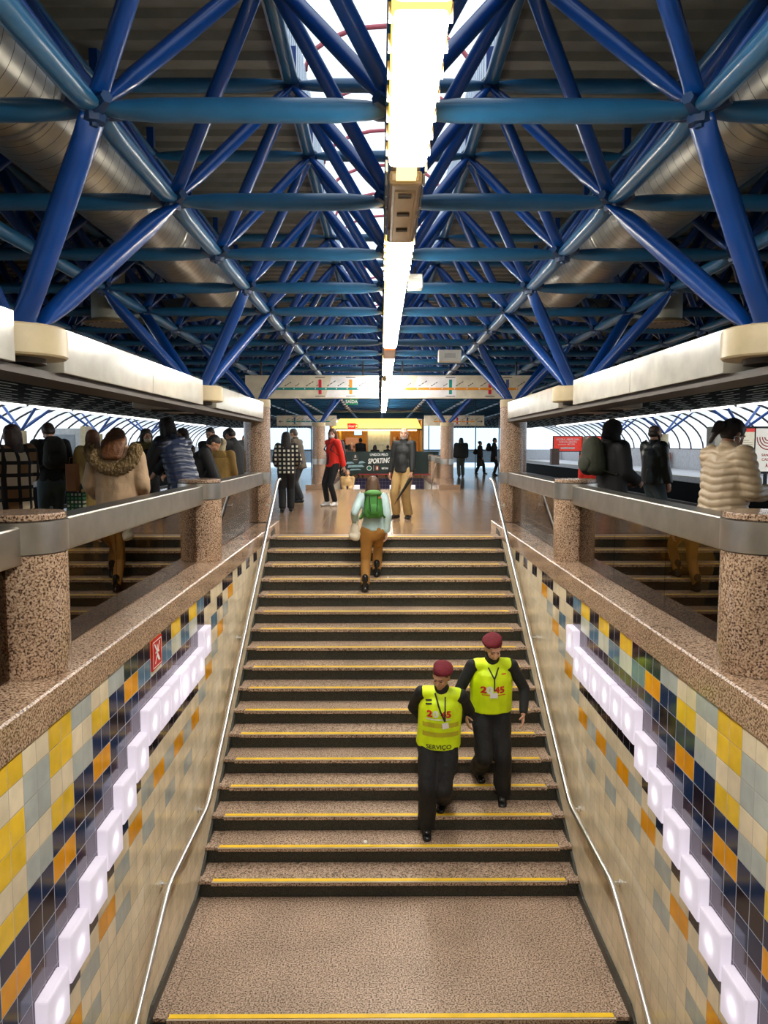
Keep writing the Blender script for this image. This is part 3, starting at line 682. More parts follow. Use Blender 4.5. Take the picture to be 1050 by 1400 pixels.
for i in range(30):
    xa, xb = -1.75+i*.137, -1.75+(i+1)*.137; ya, yb = .008*math.sin(xa*9), .008*math.sin(xb*9)
    b.add([(xa, ya, 0), (xb, yb, 0), (xb, yb, .97), (xa, ya, .97), (xa, ya+.02, 0), (xb, yb+.02, 0), (xb, yb+.02, .97), (xa, ya+.02, .97)], [(0,1,2,3), (4,7,6,5), (3,2,6,7), (0,4,5,1)])
b.build('fabric', mat('banner_green', (.002, .018, .015), .5), t)
wp = mat('white_paint', (0,0,0))
text_obj('lettering', 'UNIDOS PELO', .14, (-.14, -.03, .84), wp, t, bold=.004, sx=.85)
text_obj('lettering', 'SPORTING', .29, (-.12, -.03, .58), wp, t, bold=.009, sx=.68, shear=.15, rot=(PI/2, .05, 0))
text_obj('lettering', 'BETANO', .10, (.17, -.03, .27), wp, t, bold=.005)
b = MB(); b.lathe(0, 0, [(.105, 0), (.105, .004)], 20); o = b.build('crest', wp, t); o.rotation_euler = (PI/2, 0, 0); o.location = (-.55, -.022, .28)
b = MB(); b.lathe(0, 0, [(.08, 0), (.08, .004)], 16); b.box(-.05, .05, -.02, .02, .004, .01); o = b.build('crest_inner', mat('banner_green2', (.0, .16, .09), .5), t); o.rotation_euler = (PI/2, 0, 0); o.location = (-.55, -.028, .28)
boxo('divider', -.365, -.355, -.03, -.022, .16, .40, wp, t); boxo('emblem', -.28, -.16, -.03, -.022, .19, .38, mat('line_orange2', (.45, .10, .03), .5), t); boxo('emblem_mark', -.24, -.19, -.036, -.03, .23, .34, wp, t)
b = MB()
for (zx, zz, w_, h_) in ((-1.35, .45, .36, .10), (-.85, .47, .30, .11), (-1.1, .30, .72, .12), (-1.12, .18, .5, .08)):
    b.add([(zx-w_/2, -.02, zz), (zx+w_/2, -.02, zz+.03), (zx+w_/2-.1, -.02, zz+h_), (zx-w_/2+.05, -.02, zz+h_*.9)], [(0,1,2,3)])
b.build('light_shapes', mat('banner_cyan', (.25, .42, .48), .5), t)
b = MB(); b.add([(-1.12+.14*math.cos(q*PI/8), -.019, .68+.2*math.sin(q*PI/8)) for q in range(16)], [tuple(range(16))]); b.build('face_shape', mat('banner_face', (.035, .035, .032), .5), t)
b = MB(); b.add([(-1.17, -.022, .72), (-1.08, -.022, .72), (-1.10, -.022, .83), (-1.15, -.022, .83)], [(0,1,2,3)]); b.box(-1.2, -1.04, -.023, -.021, .62, .65); b.build('face_light', mat('banner_grey', (.45, .45, .42), .5), t)
boxo('red_band', -1.0, 2.2, -.028, -.022, .0, .045, mat('banner_red', (.30, .02, .03), .5), t)
# kiosk
kx = thing('cafe_kiosk', 'brightly lit cafe kiosk with glowing yellow fascia at the end of the hall', 'kiosk', (0, 36, 0))
b = MB(); b.add([(-2.35, 0, 2.16), (1.85, 0, 2.16), (1.62, 0, 2.62), (-1.95, 0, 2.62), (-2.35, .3, 2.16), (1.85, .3, 2.16), (1.62, .3, 2.62), (-1.95, .3, 2.62)], [(0,1,2,3), (0,4,5,1), (3,2,6,7), (0,3,7,4), (1,5,6,2), (4,7,6,5)])
b.build('fascia', mat('fascia_yellow', (.9, .6, .2), .4, emit=(1, .58, .13), es=1.1), kx)
boxo('fascia_trim', -2.36, 1.86, -.02, .32, 2.08, 2.16, mat('dark_trim', (.05,.04,.03), .5), kx)
boxo('back_wall', -2.4, 1.9, 3.0, 3.1, 0, 2.6, mat('kiosk_orange', (.75, .38, .08), .5), kx); boxo('side_wall', -2.45, -2.35, 0, 3.1, 0, 2.6, mat('kiosk_wall', (.5, .33, .15), .5), kx); boxo('side_wall', 1.85, 1.95, 0, 3.1, 0, 2.6, mat('kiosk_wall', (0,0,0)), kx)
boxo('ceiling', -2.4, 1.9, .3, 3.1, 2.55, 2.6, mat('kiosk_wall', (0,0,0)), kx); boxo('counter', -2.3, 1.8, .5, 1.0, 0, 1.05, mat('kiosk_counter', (.25, .12, .05), .3), kx)
boxo('shelf', -2.2, -.9, 2.7, 3.0, 1.45, 1.48, BROWN, kx); boxo('shelf', .5, 1.7, 2.7, 3.0, 1.55, 1.58, BROWN, kx); boxo('post', -2.0, -1.9, -.05, .05, 0, 2.1, mat('yellow_post', (.8, .5, .05), .4), kx)
boxo('lamp', -2.1, 1.6, -.30, -.22, 2.06, 2.09, emis('kiosk_lamp', (1, .72, .35), 9), kx); boxo('added_lamp_arm', -.02, .02, -.28, 0, 2.09, 2.12, BLACK, kx); boxo('lamp', -2.2, 1.7, .5, .7, 2.48, 2.54, emis('kiosk_lamp', (1, .72, .35), 9), kx)  # front lamp and its arm are added to brighten the kiosk front
t = thing('white_panel', 'pale blank panel standing in the middle of the kiosk front', 'panel', (-.15, 35.9, 1.05)); boxo('board', -.5, .5, 0, .03, 0, 1.05, mat('pale_board', (.85, .82, .58), .5), t); boxo('frame', -.54, .54, .03, .05, -.03, 1.08, mat('frame_grey', (.4,.4,.36), .5), t)
b = MB(); [stroke(b, (-.2+q*.09, .32+.02*(q % 2)), (-.14+q*.09, .36), .02, 0) for q in range(5)]
o = b.build('scribble', TXT, t); o.rotation_euler = (0, 0, -PI/2); o.location = (0, -.004, 0)
prods = [(.9, .55, .05), (.7, .08, .03), (.85, .8, .7), (.25, .1, .04), (.8, .4, .5)]
for n_, (x, z) in enumerate([(-2.05+.16*k, 1.48) for k in range(7)] + [(.62+.16*k, 1.58) for k in range(6)]):
    b = MB(); b.lathe(0, 0, [(.05, 0), (.055, .02), (.055, .16), (.03, .20), (.03, .24)], 10); o = b.build('bottle', mat('product_%d' % (n_ % 5), prods[n_ % 5], .4), smooth='auto'); o.location = (x, 38.8, z)
    tag(o, 'colourful jar or bottle on the %s kiosk shelf behind the counter' % ('left' if x < 0 else 'right'), 'bottle', 'jars on the %s kiosk shelf' % ('left' if x < 0 else 'right'))
t = thing('menu_screen', 'small bright bluish screen on the left inside the kiosk', 'screen', (-1.15, 37.0, 1.85)); boxo('frame', -.2, .2, 0, .05, 0, .26, BLACK, t); boxo('panel', -.18, .18, -.01, 0, .02, .24, emis('screen_blue', (.5, .8, 1), 1.2), t)
t = thing('coffee_poster', 'pinkish poster of cups on the left of the kiosk front', 'poster', (-1.42, 36.6, 1.15)); boxo('sheet', -.3, .3, 0, .02, 0, .6, mat('poster_pink', (.75, .42, .3), .5), t)
for q in range(5): boxo('picture', -.25+.1*q, -.18+.1*q, -.006, 0, .1+.07*(q % 3), .22+.07*(q % 3), mat('product_%d' % (q % 5), (0,0,0)), t)
t = thing('cup_sign', 'red coffee cup shaped sign with white script on the kiosk fascia', 'sign', (-1.42, 35.9, 2.14))
b = MB(); b.add([(-.2, 0, .26), (-.17, 0, .02), (-.1, 0, -.02), (.1, 0, -.02), (.17, 0, .02), (.2, 0, .26)] + [(-.2, .06, .26), (-.17, .06, .02), (-.1, .06, -.02), (.1, .06, -.02), (.17, .06, .02), (.2, .06, .26)], [(0,1,2,3,4,5), (11,10,9,8,7,6)] + [(k, (k+6), (k+1) % 6+6, (k+1) % 6) for k in range(6)])
rs = mat('cup_red', (.65, .015, .02), .3, emit=(1, .03, .03), es=.25); b.build('cup', rs, t)
b = MB(); b.tube([(.18, .03, .06), (.27, .03, .07), (.30, .03, .14), (.27, .03, .20), (.19, .03, .20)], .02, 8); b.build('handle', rs, t, smooth=True)
text_obj('lettering', 'Sical', .16, (-.01, -.006, .13), wp, t, bold=.003, shear=.2)

# billboards, vending etc. on the far platforms
def billboard(label, x, y, w_, z0, z1, col, lines, rz=0):
    t = thing('billboard', label, 'billboard', (x, y, 0), rz)
    boxo('frame', -w_/2-.06, w_/2+.06, 0, .12, z0-.06, z1+.06, BLACK, t); boxo('sheet', -w_/2, w_/2, -.012, 0, z0, z1, mat('sheet_'+col[0], col[1], .4, emit=col[1], es=.35), t)
    for (tx, sz, dx, dz) in lines: text_obj('lettering', tx, sz, (dx, -.02, z0+(z1-z0)*dz), wp, t, bold=sz*.02, sx=.9)
    for xx in (-w_/2+.1, w_/2-.1): boxo('leg', xx-.05, xx+.05, .02, .1, 0, z0-.06, BLACK, t)
    return t
REDS = ('red', (.72, .05, .03))
t = billboard('big red billboard with white AGORA lettering on the right far platform', 13.3, 55, 2.0, .98, 2.0, REDS, [('AGORA, ABRIR UMA', .20, 0, .80), ('CONTA GRÁTIS', .20, 0, .62), ('MCCXXL', .15, .25, .46)])
boxo('button', -.5, .5, -.02, -.012, 1.13, 1.25, wp, t); boxo('strike', -.7, -.1, -.02, -.012, 1.42, 1.46, wp, t)
billboard('smaller red billboard right of the AGORA one', 15.2, 55, 1.1, 1.1, 2.0, REDS, [('2022', .14, .1, .75)])
b = boxo('litter_bin', 11.3+1.0-.28, 11.3+1.0+.28, 54.4, 54.9, 0, 1.15, mat('bin_brown', (.18, .11, .08), .5)); tag(b, 'brown square bin standing left of the red billboard', 'bin')
bb = MB(); bb.lathe(14.45, 54.6, [(.2, 0), (.2, 2.0)], 16); tag(bb.build('platform_column', GRAN, smooth='auto'), 'granite post between the two red billboards', 'column')
for (nx, lab, c1) in ((12.28, 'tall timetable poster case with red header at the right platform edge', 0), (13.0, 'tall poster case with red ring design at the right edge of the picture', 1)):
    t = thing('poster_case', lab, 'poster', (nx, 26, 0))
    w_ = .27 if not c1 else .40
    boxo('frame', -w_-.06, w_+.06, 0, .12, .42, 2.02, BLACK, t); boxo('sheet', -w_, w_, -.012, 0, .5, 1.95, mat('poster_cream' if not c1 else 'poster_white', (.72, .62, .42) if not c1 else (.8, .78, .78), .4, emit=(.8, .74, .6), es=.35), t)
    boxo('leg', -.05, .05, .02, .1, 0, .42, BLACK, t)
    if not c1:
        boxo('header', -w_, w_, -.016, -.012, 1.83, 1.95, mat('sheet_red', (0,0,0)), t); boxo('footer', -w_, w_, -.016, -.012, .5, .6, mat('sheet_red', (0,0,0)), t)
        b = MB(); [b.box(-w_+.05, w_-.06-(.12 if q % 3 == 0 else 0), -.015, -.012, .7+q*.07, .715+q*.07) for q in range(13)]; b.build('text_lines', mat('text_tan', (.4, .25, .12), .5), t)
    else:
        for rr in (.36, .27, .18, .10):
            b = MB(); pts = [(rr*math.cos(a_), -.016, 1.66+rr*1.15*math.sin(a_)) for a_ in [PI+PI*q/14 for q in range(15)]]; b.tube(pts, .018, 6); b.build('ring', RED, t)
        text_obj('lettering', 'SANTA', .12, (0, -.018, 1.05), RED, t, bold=.002); text_obj('lettering', 'CAIXA', .12, (0, -.018, .90), RED, t, bold=.002)
        b = MB(); b.add([(-.05, -.016, .62), (0, -.016, .80), (.05, -.016, .62), (0, -.016, .68)], [(0,1,2,3)]); b.build('mark', RED, t)
t = thing('ticket_machine', 'grey and cream machine cabinet on the left far platform behind the backpack man', 'machine', (-15.5, 37.5, 0)); boxo('cabinet', -.7, .9, 0, .8, 0, 2.2, mat('machine_grey', (.45, .45, .44), .4), t); boxo('side_panel', .9, 1.15, -.05, .85, 0, 2.3, CREAM, t); boxo('screen', -.45, .6, -.03, 0, .9, 1.9, mat('machine_glass', (.2, .22, .24), .2), t)
t = thing('ticket_machine', 'beige steel machine cabinet on the right far platform behind the bearded man', 'machine', (13.9, 31.5, 0)); boxo('cabinet', -.3, 1.1, 0, .8, 0, 2.15, mat('machine_beige', (.55, .50, .40), .4), t); boxo('screen', .35, .95, -.03, 0, .95, 1.8, mat('machine_glass', (0,0,0)), t)
#PEOPLE#
# ------------------------------------------------------------------ people
def V(*a): return Vector(a)
def _basis(d, xh):
    d = d.normalized(); x = (xh - d*xh.dot(d))
    if x.length < 1e-4: x = V(0,1,0) - d*d.y
    x.normalize(); return x, d.cross(x), d
def cone(mb, p0, p1, r0, r1, xh=None, n=14, f0=0, f1=0):
    """rounded tapered limb; r = number or (rx, ry)"""
    p0, p1 = Vector(p0), Vector(p1); r0 = r0 if isinstance(r0, tuple) else (r0, r0); r1 = r1 if isinstance(r1, tuple) else (r1, r1)
    x, y, d = _basis(p1-p0, Vector(xh) if xh is not None else V(1,0,0)); rings = []
    for a in (80, 55, 28): c, s = math.cos(R(a)), math.sin(R(a)); rings.append((p0 - d*min(r0)*s*(.06 if f0 else 1), r0[0]*c, r0[1]*c))
    for t in (0, .25, .5, .75, 1): rings.append((p0.lerp(p1, t), r0[0]*(1-t)+r1[0]*t, r0[1]*(1-t)+r1[1]*t))
    for a in (28, 55, 80): c, s = math.cos(R(a)), math.sin(R(a)); rings.append((p1 + d*min(r1)*s*(.06 if f1 else 1), r1[0]*c, r1[1]*c))
    vs = [c + x*rx*math.cos(2*PI*k/n) + y*ry*math.sin(2*PI*k/n) for c, rx, ry in rings for k in range(n)]; m = len(rings)
    fs = [(i*n+k, i*n+(k+1) % n, (i+1)*n+(k+1) % n, (i+1)*n+k) for i in range(m-1) for k in range(n)] + [tuple(range(n-1, -1, -1)), tuple((m-1)*n+k for k in range(n))]
    mb.add(vs, fs)
def ell(mb, c, r, M=None, n=16, m=10):
    vs = []; c = Vector(c); M = M or Matrix.Identity(3)
    for i in range(1, m):
        t = PI*i/m
        for k in range(n): vs.append(c + M @ V(r[0]*math.sin(t)*math.cos(2*PI*k/n), r[1]*math.sin(t)*math.sin(2*PI*k/n), r[2]*math.cos(t)))
    fs = [((i+1)*n+k, (i+1)*n+(k+1) % n, i*n+(k+1) % n, i*n+k) for i in range(m-2) for k in range(n)]
    fs += [tuple(range(n)), tuple((m-2)*n+k for k in range(n-1, -1, -1))]; mb.add(vs, fs)
def ik(a, b, l1, l2, pole):
    a, b = Vector(a), Vector(b); d = b-a; L = d.length
    if L > (l1+l2)*.999: b = a + d*((l1+l2)*.999/L); d = b-a; L = d.length
    x = (l1*l1-l2*l2+L*L)/(2*L); h = math.sqrt(max(l1*l1-x*x, 0)); u = d/L; p = Vector(pole); p = (p-u*p.dot(u)); p.normalize()
    return a+u*x+p*h, b
def shell(name, mb, m, parent, s, vox, it=4, folds=0, fs=9, quilt=0, qs=.07, post=None):
    me = bpy.data.meshes.new(name); me.from_pydata(mb.v, [], mb.f); bm = bmesh.new(); bm.from_mesh(me); bmesh.ops.recalc_face_normals(bm, faces=bm.faces); bm.to_mesh(me); bm.free()
    o = bpy.data.objects.new(name, me); COL.objects.link(o)
    rm = o.modifiers.new('r', 'REMESH'); rm.mode = 'VOXEL'; rm.voxel_size = vox; rm.use_smooth_shade = True
    sm = o.modifiers.new('s', 'SMOOTH'); sm.factor = .5; sm.iterations = it
    me2 = bpy.data.meshes.new_from_object(o.evaluated_get(bpy.context.evaluated_depsgraph_get())); bpy.data.objects.remove(o)
    if folds or quilt:
        off = random.random()*50; nn = [v.normal.copy() for v in me2.vertices]
        for v, nr in zip(me2.vertices, nn):
            p = v.co; a = 0
            if folds: a += folds*(noise.noise(V(p.x*fs+off, p.y*fs, p.z*fs*.55)) + .6*abs(noise.noise(V(p.x*fs*2+off, p.y*fs*2, p.z*fs*1.2+9)))-.2)
            if quilt: a += quilt*(abs(math.sin(PI*(p.z+.012*math.sin(p.x*20))/qs))**.5 - .7)
            v.co = p + nr*a
    if post: post(me2)
    me2.transform(Matrix.Scale(s, 4)); me2.name = name; me2.materials.clear(); me2.materials.append(m)
    me2.polygons.foreach_set('use_smooth', [True]*len(me2.polygons)); me2.update()
    o = bpy.data.objects.new(name, me2); COL.objects.link(o)
    if parent: o.parent = parent
    return o
SKIN = {'light': (.62, .34, .23), 'mid': (.48, .25, .15), 'tan': (.36, .17, .10)}
class Person:
    def __init__(s, label, x, y, z, yaw, H=1.75, skin='light', vox=.012, build=1.0, lean=0, twist=0, side=0, hip=(0,0,0), lf=(-.10,0,0,0,0), rf=(.10,0,0,0,0),
                 lh=(-.26,.05,.78), rh=(.26,.05,.78), head=(0, 0), curl=.5, lp=(-.3,-1,0), rp=(.3,-1,0), group=None, kl=(0,1,0), kr=(0,1,0)):
        s.t = thing('person', label, 'person', (x, y, z), yaw, group); s.s = H/1.75; s.vox = vox; s.b = build; s.skin = skin
        Rm = Matrix.Rotation(R(lean), 3, 'X').transposed() @ Matrix.Rotation(R(side), 3, 'Y'); s.Rm = Rm
        Tw = Rm @ Matrix.Rotation(R(twist), 3, 'Z'); s.Tw = Tw
        s.P = V(0, 0, .93) + Vector(hip)
        up = Rm @ V(0,0,1); s.up = up
        s.waist = s.P + up*.15; s.chest = s.P + up*.34; s.neck = s.P + up*.545; s.nb = s.P + up*.50
        s.sh = {-1: s.P + up*.475 + Tw @ V(-.175*build, 0, 0), 1: s.P + up*.475 + Tw @ V(.175*build, 0, 0)}
        s.hp = {-1: s.P + V(-.088, 0, -.02), 1: s.P + V(.088, 0, -.02)}
        s.ankle = {}; s.knee = {}; s.toe = {}
        for k, f_, kp in ((-1, lf, kl), (1, rf, kr)):
            a = V(f_[0], f_[1], f_[2]+.085); yw = R(f_[3] if len(f_) > 3 else 0); pt = R(f_[4] if len(f_) > 4 else 0)
            fd = V(math.sin(yw)*math.cos(pt), math.cos(yw)*math.cos(pt), -math.sin(pt))
            kn, a2 = ik(s.hp[k], a, .44, .425, (kp[0]+.15*fd.x, kp[1], kp[2])); s.knee[k] = kn; s.ankle[k] = a2; s.toe[k] = fd
        s.el = {}; s.wr = {}
        for k, h_, pl in ((-1, lh, lp), (1, rh, rp)):
            s.el[k], s.wr[k] = ik(s.sh[k], Vector(h_), .29, .255, pl)
        s.HM = s.Tw @ Matrix.Rotation(R(head[1]), 3, 'Z') @ Matrix.Rotation(R(-head[0]), 3, 'X')
        s.hc = s.neck + (up*.55 + (s.HM @ V(0,0,1))*.45).normalized()*.115 + s.HM @ V(0, .018, 0); s.curl = curl
        s.body()
    def h(s, x, y, z): return s.hc + s.HM @ V(x, y, z)
    def cap(s, name, c, r, m, **k):
        mb = MB(); ell(mb, s.h(*c), r, s.HM); return shell(name, mb, m, s.t, s.s, k.pop('vox', s.vox), **k)
    def body(s):
        mb = MB(); b = s.b; X = s.Tw @ V(1,0,0)
        cone(mb, s.P - s.up*.03, s.waist, (.145*b, .10), (.125*b, .09), X); cone(mb, s.waist, s.chest, (.125*b, .09), (.15*b, .105), X); cone(mb, s.chest, s.nb-s.up*.05, (.15*b, .10), (.12*b, .08), X)
        cone(mb, s.sh[-1], s.sh[1], .055, .055); cone(mb, s.nb-s.up*.04, s.hc + s.HM @ V(0,-.02,-.03), .062, .055)
        for k in (-1, 1):
            cone(mb, s.hp[k], s.knee[k], .082, .052); cone(mb, s.knee[k], s.ankle[k], .052, .035); cone(mb, s.ankle[k]-V(0,0,.045), s.ankle[k]+s.toe[k]*.13-V(0,0,.055), (.030, .022), (.030, .014))
            cone(mb, s.sh[k], s.el[k], .046, .037); cone(mb, s.el[k], s.wr[k], .037, .025)
            s.hand(mb, k)
        H = s.HM
        ell(mb, s.h(0, -.012, .03), (.077, .094, .088), H); ell(mb, s.h(0, .022, -.02), (.062, .070, .088), H); ell(mb, s.h(0, .045, -.085), (.034, .034, .026), H)
        cone(mb, s.h(0, .088, .015), s.h(0, .108, -.022), .009, .014, n=8); cone(mb, s.h(-.03, .078, .03), s.h(.03, .078, .03), .014, .014, n=8)
        cone(mb, s.h(-.018, .088, -.052), s.h(.018, .088, -.052), .0085, .0085, n=8)
        for k in (-1, 1): ell(mb, s.h(k*.040, .068, -.02), (.02, .018, .022), H); ell(mb, s.h(k*.079, -.005, 0), (.009, .018, .030), H)
        v = min(s.vox, .0085) if s.vox < .011 else s.vox*.85
        o = shell('body', mb, mat('skin_'+s.skin, SKIN[s.skin], .45), s.t, s.s, v, it=2)
        # sanding one continuous figure; eyes and mouth are small parts
        if s.vox < .013:
            for k in (-1, 1):
                e = MB(); ell(e, s.h(k*.029, .079, .008), (.011, .009, .006), H, 10, 6); e.v = [tuple(Vector(q)*s.s) for q in e.v]; e.build('eye', mat('eye_dark', (.03, .02, .015), .2), s.t, smooth=True)
                e = MB(); cone(e, s.h(k*.012, .092, .030), s.h(k*.045, .080, .032), .004, .003, n=6); e.v = [tuple(Vector(q)*s.s) for q in e.v]; e.build('eyebrow', mat('brow_dark', (.03, .018, .012), .8), s.t, smooth=True)
    def hand(s, mb, k):
        w = s.wr[k]; d = (w - s.el[k]).normalized()
        side = s.Tw @ V(1,0,0); pn = (s.Tw @ V(-k, 0, 0)); pn = (pn - d*pn.dot(d)).normalized()   # palm normal: inwards
        ac = d.cross(pn).normalized()
        if ac.dot(s.Tw @ V(0,1,0)) < 0: ac = -ac       # towards the front: thumb side
        pal = w + d*.055
        cone(mb, w + d*.005, w + d*.078, (.026, .016), (.038, .015), ac, n=10)
        cu = s.curl
        for q, (off, ln) in enumerate(((.030, .068), (.010, .076), (-.010, .070), (-.029, .056))):
            p = w + d*.085 + ac*off; a = 0; dd = d
            for sg in (.45, .32, .27):
                a += cu*.75; dd = (d*math.cos(a) + pn*math.sin(a)); q2 = p + dd*ln*sg; cone(mb, p, q2, .0095, .0085, n=7); p = q2
        p = w + d*.022 + ac*.026
        for sg, dv in ((.034, d*.65 + ac*.65 + pn*.4), (.028, d*.8 + ac*.3 + pn*.6), (.022, d*.85 + pn*.6)):
            q2 = p + dv.normalized()*sg; cone(mb, p, q2, .0115, .0095, n=7); p = q2
    # clothes
    def trousers(s, m, g=.018, leg=.03, end=.02, name='trousers', skirt=None, folds=.006):
        mb = MB(); b = s.b
        cone(mb, s.P - V(0,0,.05), s.P + s.up*.10, (.152*b+g, .112+g), (.135*b+g, .10+g*.7), V(1,0,0))
        for k in (-1, 1):
            cone(mb, s.hp[k]-V(0,0,.0), s.knee[k], .096+g, .060+leg*.75); cone(mb, s.knee[k], s.ankle[k]+V(0,0,end-.03), .060+leg*.75, .046+leg, f1=1)
            cone(mb, s.P + V(k*.05, -.03, -.02), s.hp[k]*.7 + s.knee[k]*.3 + V(-k*.01, -.015, 0), .094+g, .078+g)
        return shell(name, mb, m, s.t, s.s, s.vox, folds=folds, fs=11, it=int(10*.011/s.vox)+2)
    def top(s, m, g=.022, hem=-.06, name='jacket', sleeve=1.0, sg=.016, belly=0, flare=0, collar=.01, folds=.006, quilt=0, qs=.07, zipm=None):
        mb = MB(); b = s.b; X = s.Tw @ V(1,0,0)
        hb = s.P + s.up*hem
        cone(mb, hb, s.waist, (.150*b+g+flare, .112+g+flare*.7+belly*.5), (.138*b+g+belly*.3, .10+g+belly*.7), X, f0=1)
        if belly: ell(mb, s.waist + s.Tw @ V(0, .035, .0), (.13*b+belly*.3, .10+belly, .21), s.Tw)
        cone(mb, s.waist, s.chest, (.135*b+g, .10+g+belly*.4), (.158*b+g, .11+g), X); cone(mb, s.chest, s.nb - s.up*.06, (.158*b+g, .11+g), (.13*b+g*.6, .085+g*.6), X)
        cone(mb, s.sh[-1]-s.up*.01, s.sh[1]-s.up*.01, .062+g*.5, .062+g*.5)
        if collar: cone(mb, s.nb - s.up*.04, s.nb + s.up*.035, .075+collar, .068+collar)
        if sleeve:
            for k in (-1, 1):
                cone(mb, s.sh[k], s.el[k], .054+sg, .044+sg); e = s.el[k].lerp(s.wr[k], min(1.0, sleeve)); cone(mb, s.el[k], e, .044+sg, .032+sg, f1=1)
        return shell(name, mb, m, s.t, s.s, s.vox, folds=folds, fs=9, quilt=quilt, qs=qs, it=int(10*.011/s.vox)+2)
    def coat(s, m, length=.55, r=(.22, .17), **kw):
        """long coat: top plus skirt"""
        mb = MB(); b = s.b; X = s.Tw @ V(1,0,0); g = kw.get('g', .03)
        cone(mb, V(s.P.x, s.P.y, length), s.waist, (r[0], r[1]), (.14*b+g, .105+g), X, f0=1)
        cone(mb, s.waist, s.chest, (.14*b+g, .105+g), (.16*b+g, .115+g), X); cone(mb, s.chest, s.nb - s.up*.06, (.16*b+g, .115+g), (.13*b+g*.6, .085+g*.6), X)
        cone(mb, s.sh[-1]-s.up*.01, s.sh[1]-s.up*.01, .065+g*.5, .065+g*.5); cone(mb, s.nb - s.up*.04, s.nb + s.up*.03, .085, .075)
        for k in (-1, 1):
            cone(mb, s.sh[k], s.el[k], .056+g*.8, .046+g*.8); cone(mb, s.el[k], s.wr[k], .046+g*.8, .034+g*.8, f1=1)
        return shell(kw.get('name', 'coat'), mb, m, s.t, s.s, s.vox, folds=kw.get('folds', .009), fs=8, it=int(10*.011/s.vox)+2)
    def shoes(s, m, sole=None, boot=0):
        for k in (-1, 1):
            mb = MB(); a = s.ankle[k]; f_ = s.toe[k]; dn = V(0,0,-.045)
            cone(mb, a - f_*.035 + dn, a + f_*.155 + dn - V(0,0,.012), (.048, .040), (.044, .028), V(1,0,0)); cone(mb, a + dn*.5, a + V(0,0,.035+boot), (.046, .055), (.050, .054), V(1,0,0)); cone(mb, a, a + f_*.09 + dn, (.044, .04), (.044, .034), V(1,0,0))
            shell('shoe', mb, m, s.t, s.s, max(.008, s.vox*.7), it=2)
            if sole:
                mb = MB(); mb.v = []; cone(mb, a - f_*.04 + dn*1.55, a + f_*.16 + dn*1.55, (.043, .013), (.041, .012), V(1,0,0)); shell('sole', mb, sole, s.t, s.s, .007, it=1)
    def hair(s, style, col=(.03, .018, .012), rough=.55):
        m = mat('hair_%d_%d_%d' % tuple(int(c*999) for c in col), col, rough, bump=(70, .5)); mb = MB(); H = s.HM
        if style in ('short', 'balding'):
            if style == 'short': ell(mb, s.h(0, -.022, .045), (.084, .095, .086), H); ell(mb, s.h(0, -.045, .0), (.080, .070, .080), H)
            else: ell(mb, s.h(0, -.045, -.005), (.081, .068, .060), H); cone(mb, s.h(-.077, -.01, 0), s.h(-.077, -.05, -.02), .012, .015); cone(mb, s.h(.077, -.01, 0), s.h(.077, -.05, -.02), .012, .015)
        else:
            L = {'bob': .16, 'long': .30, 'verylong': .42, 'shag': .20}.get(style, .0)
            ell(mb, s.h(0, -.022, .045), (.092, .103, .090), H)
            if L:
                dn = (V(0,0,-1)*.8 + s.Tw @ V(0,-.12,0)).normalized()
                cone(mb, s.h(0, -.045, .02), s.h(0, -.05, -.02) + dn*L, (.092, .072), (.105 if L > .2 else .095, .055), s.Tw @ V(1,0,0))
                for k in (-1, 1): cone(mb, s.h(k*.075, -.005, .02), s.h(k*.085, -.01, -.02) + dn*L*.75, .030, .032)
            elif style == 'ponytail':
                ell(mb, s.h(0, -.04, .01), (.086, .08, .085), H); cone(mb, s.h(0, -.115, .04), s.h(0, -.15, .0), .028, .045); cone(mb, s.h(0, -.15, .0), s.h(0, -.16, -.15), .048, .018)
            elif style == 'bun': ell(mb, s.h(0, -.10, .07), (.045, .04, .045), H)
        fold = .006 if style not in ('short', 'balding') else .002
        return shell('hair', mb, m, s.t, s.s, min(s.vox, .011), folds=fold, fs=26, it=2)
    def beard(s, col=(.02, .013, .01)):
        mb = MB(); H = s.HM; ell(mb, s.h(0, .040, -.078), (.050, .050, .045), H); cone(mb, s.h(-.066, .01, -.03), s.h(-.04, .05, -.08), .014, .02); cone(mb, s.h(.066, .01, -.03), s.h(.04, .05, -.08), .014, .02)
        cone(mb, s.h(-.025, .09, -.040), s.h(.025, .09, -.040), .006, .006)
        return shell('beard', mb, mat('beard_%d' % int(col[0]*999), col, .8, bump=(90, .5)), s.t, s.s, .008, it=2)
    def mask(s, col=(.75, .76, .78)):
        mb = MB(); ell(mb, s.h(0, .045, -.045), (.060, .062, .050), s.HM); cone(mb, s.h(-.05, .03, -.03), s.h(-.078, -.0, -.01), .006, .004); cone(mb, s.h(.05, .03, -.03), s.h(.078, -.0, -.01), .006, .004)
        return shell('face_mask', mb, mat('mask_%d' % int(col[0]*99), col, .7), s.t, s.s, .008, it=2)
    def world(s, p): return s.t.matrix_basis @ (Vector(p)*s.s)
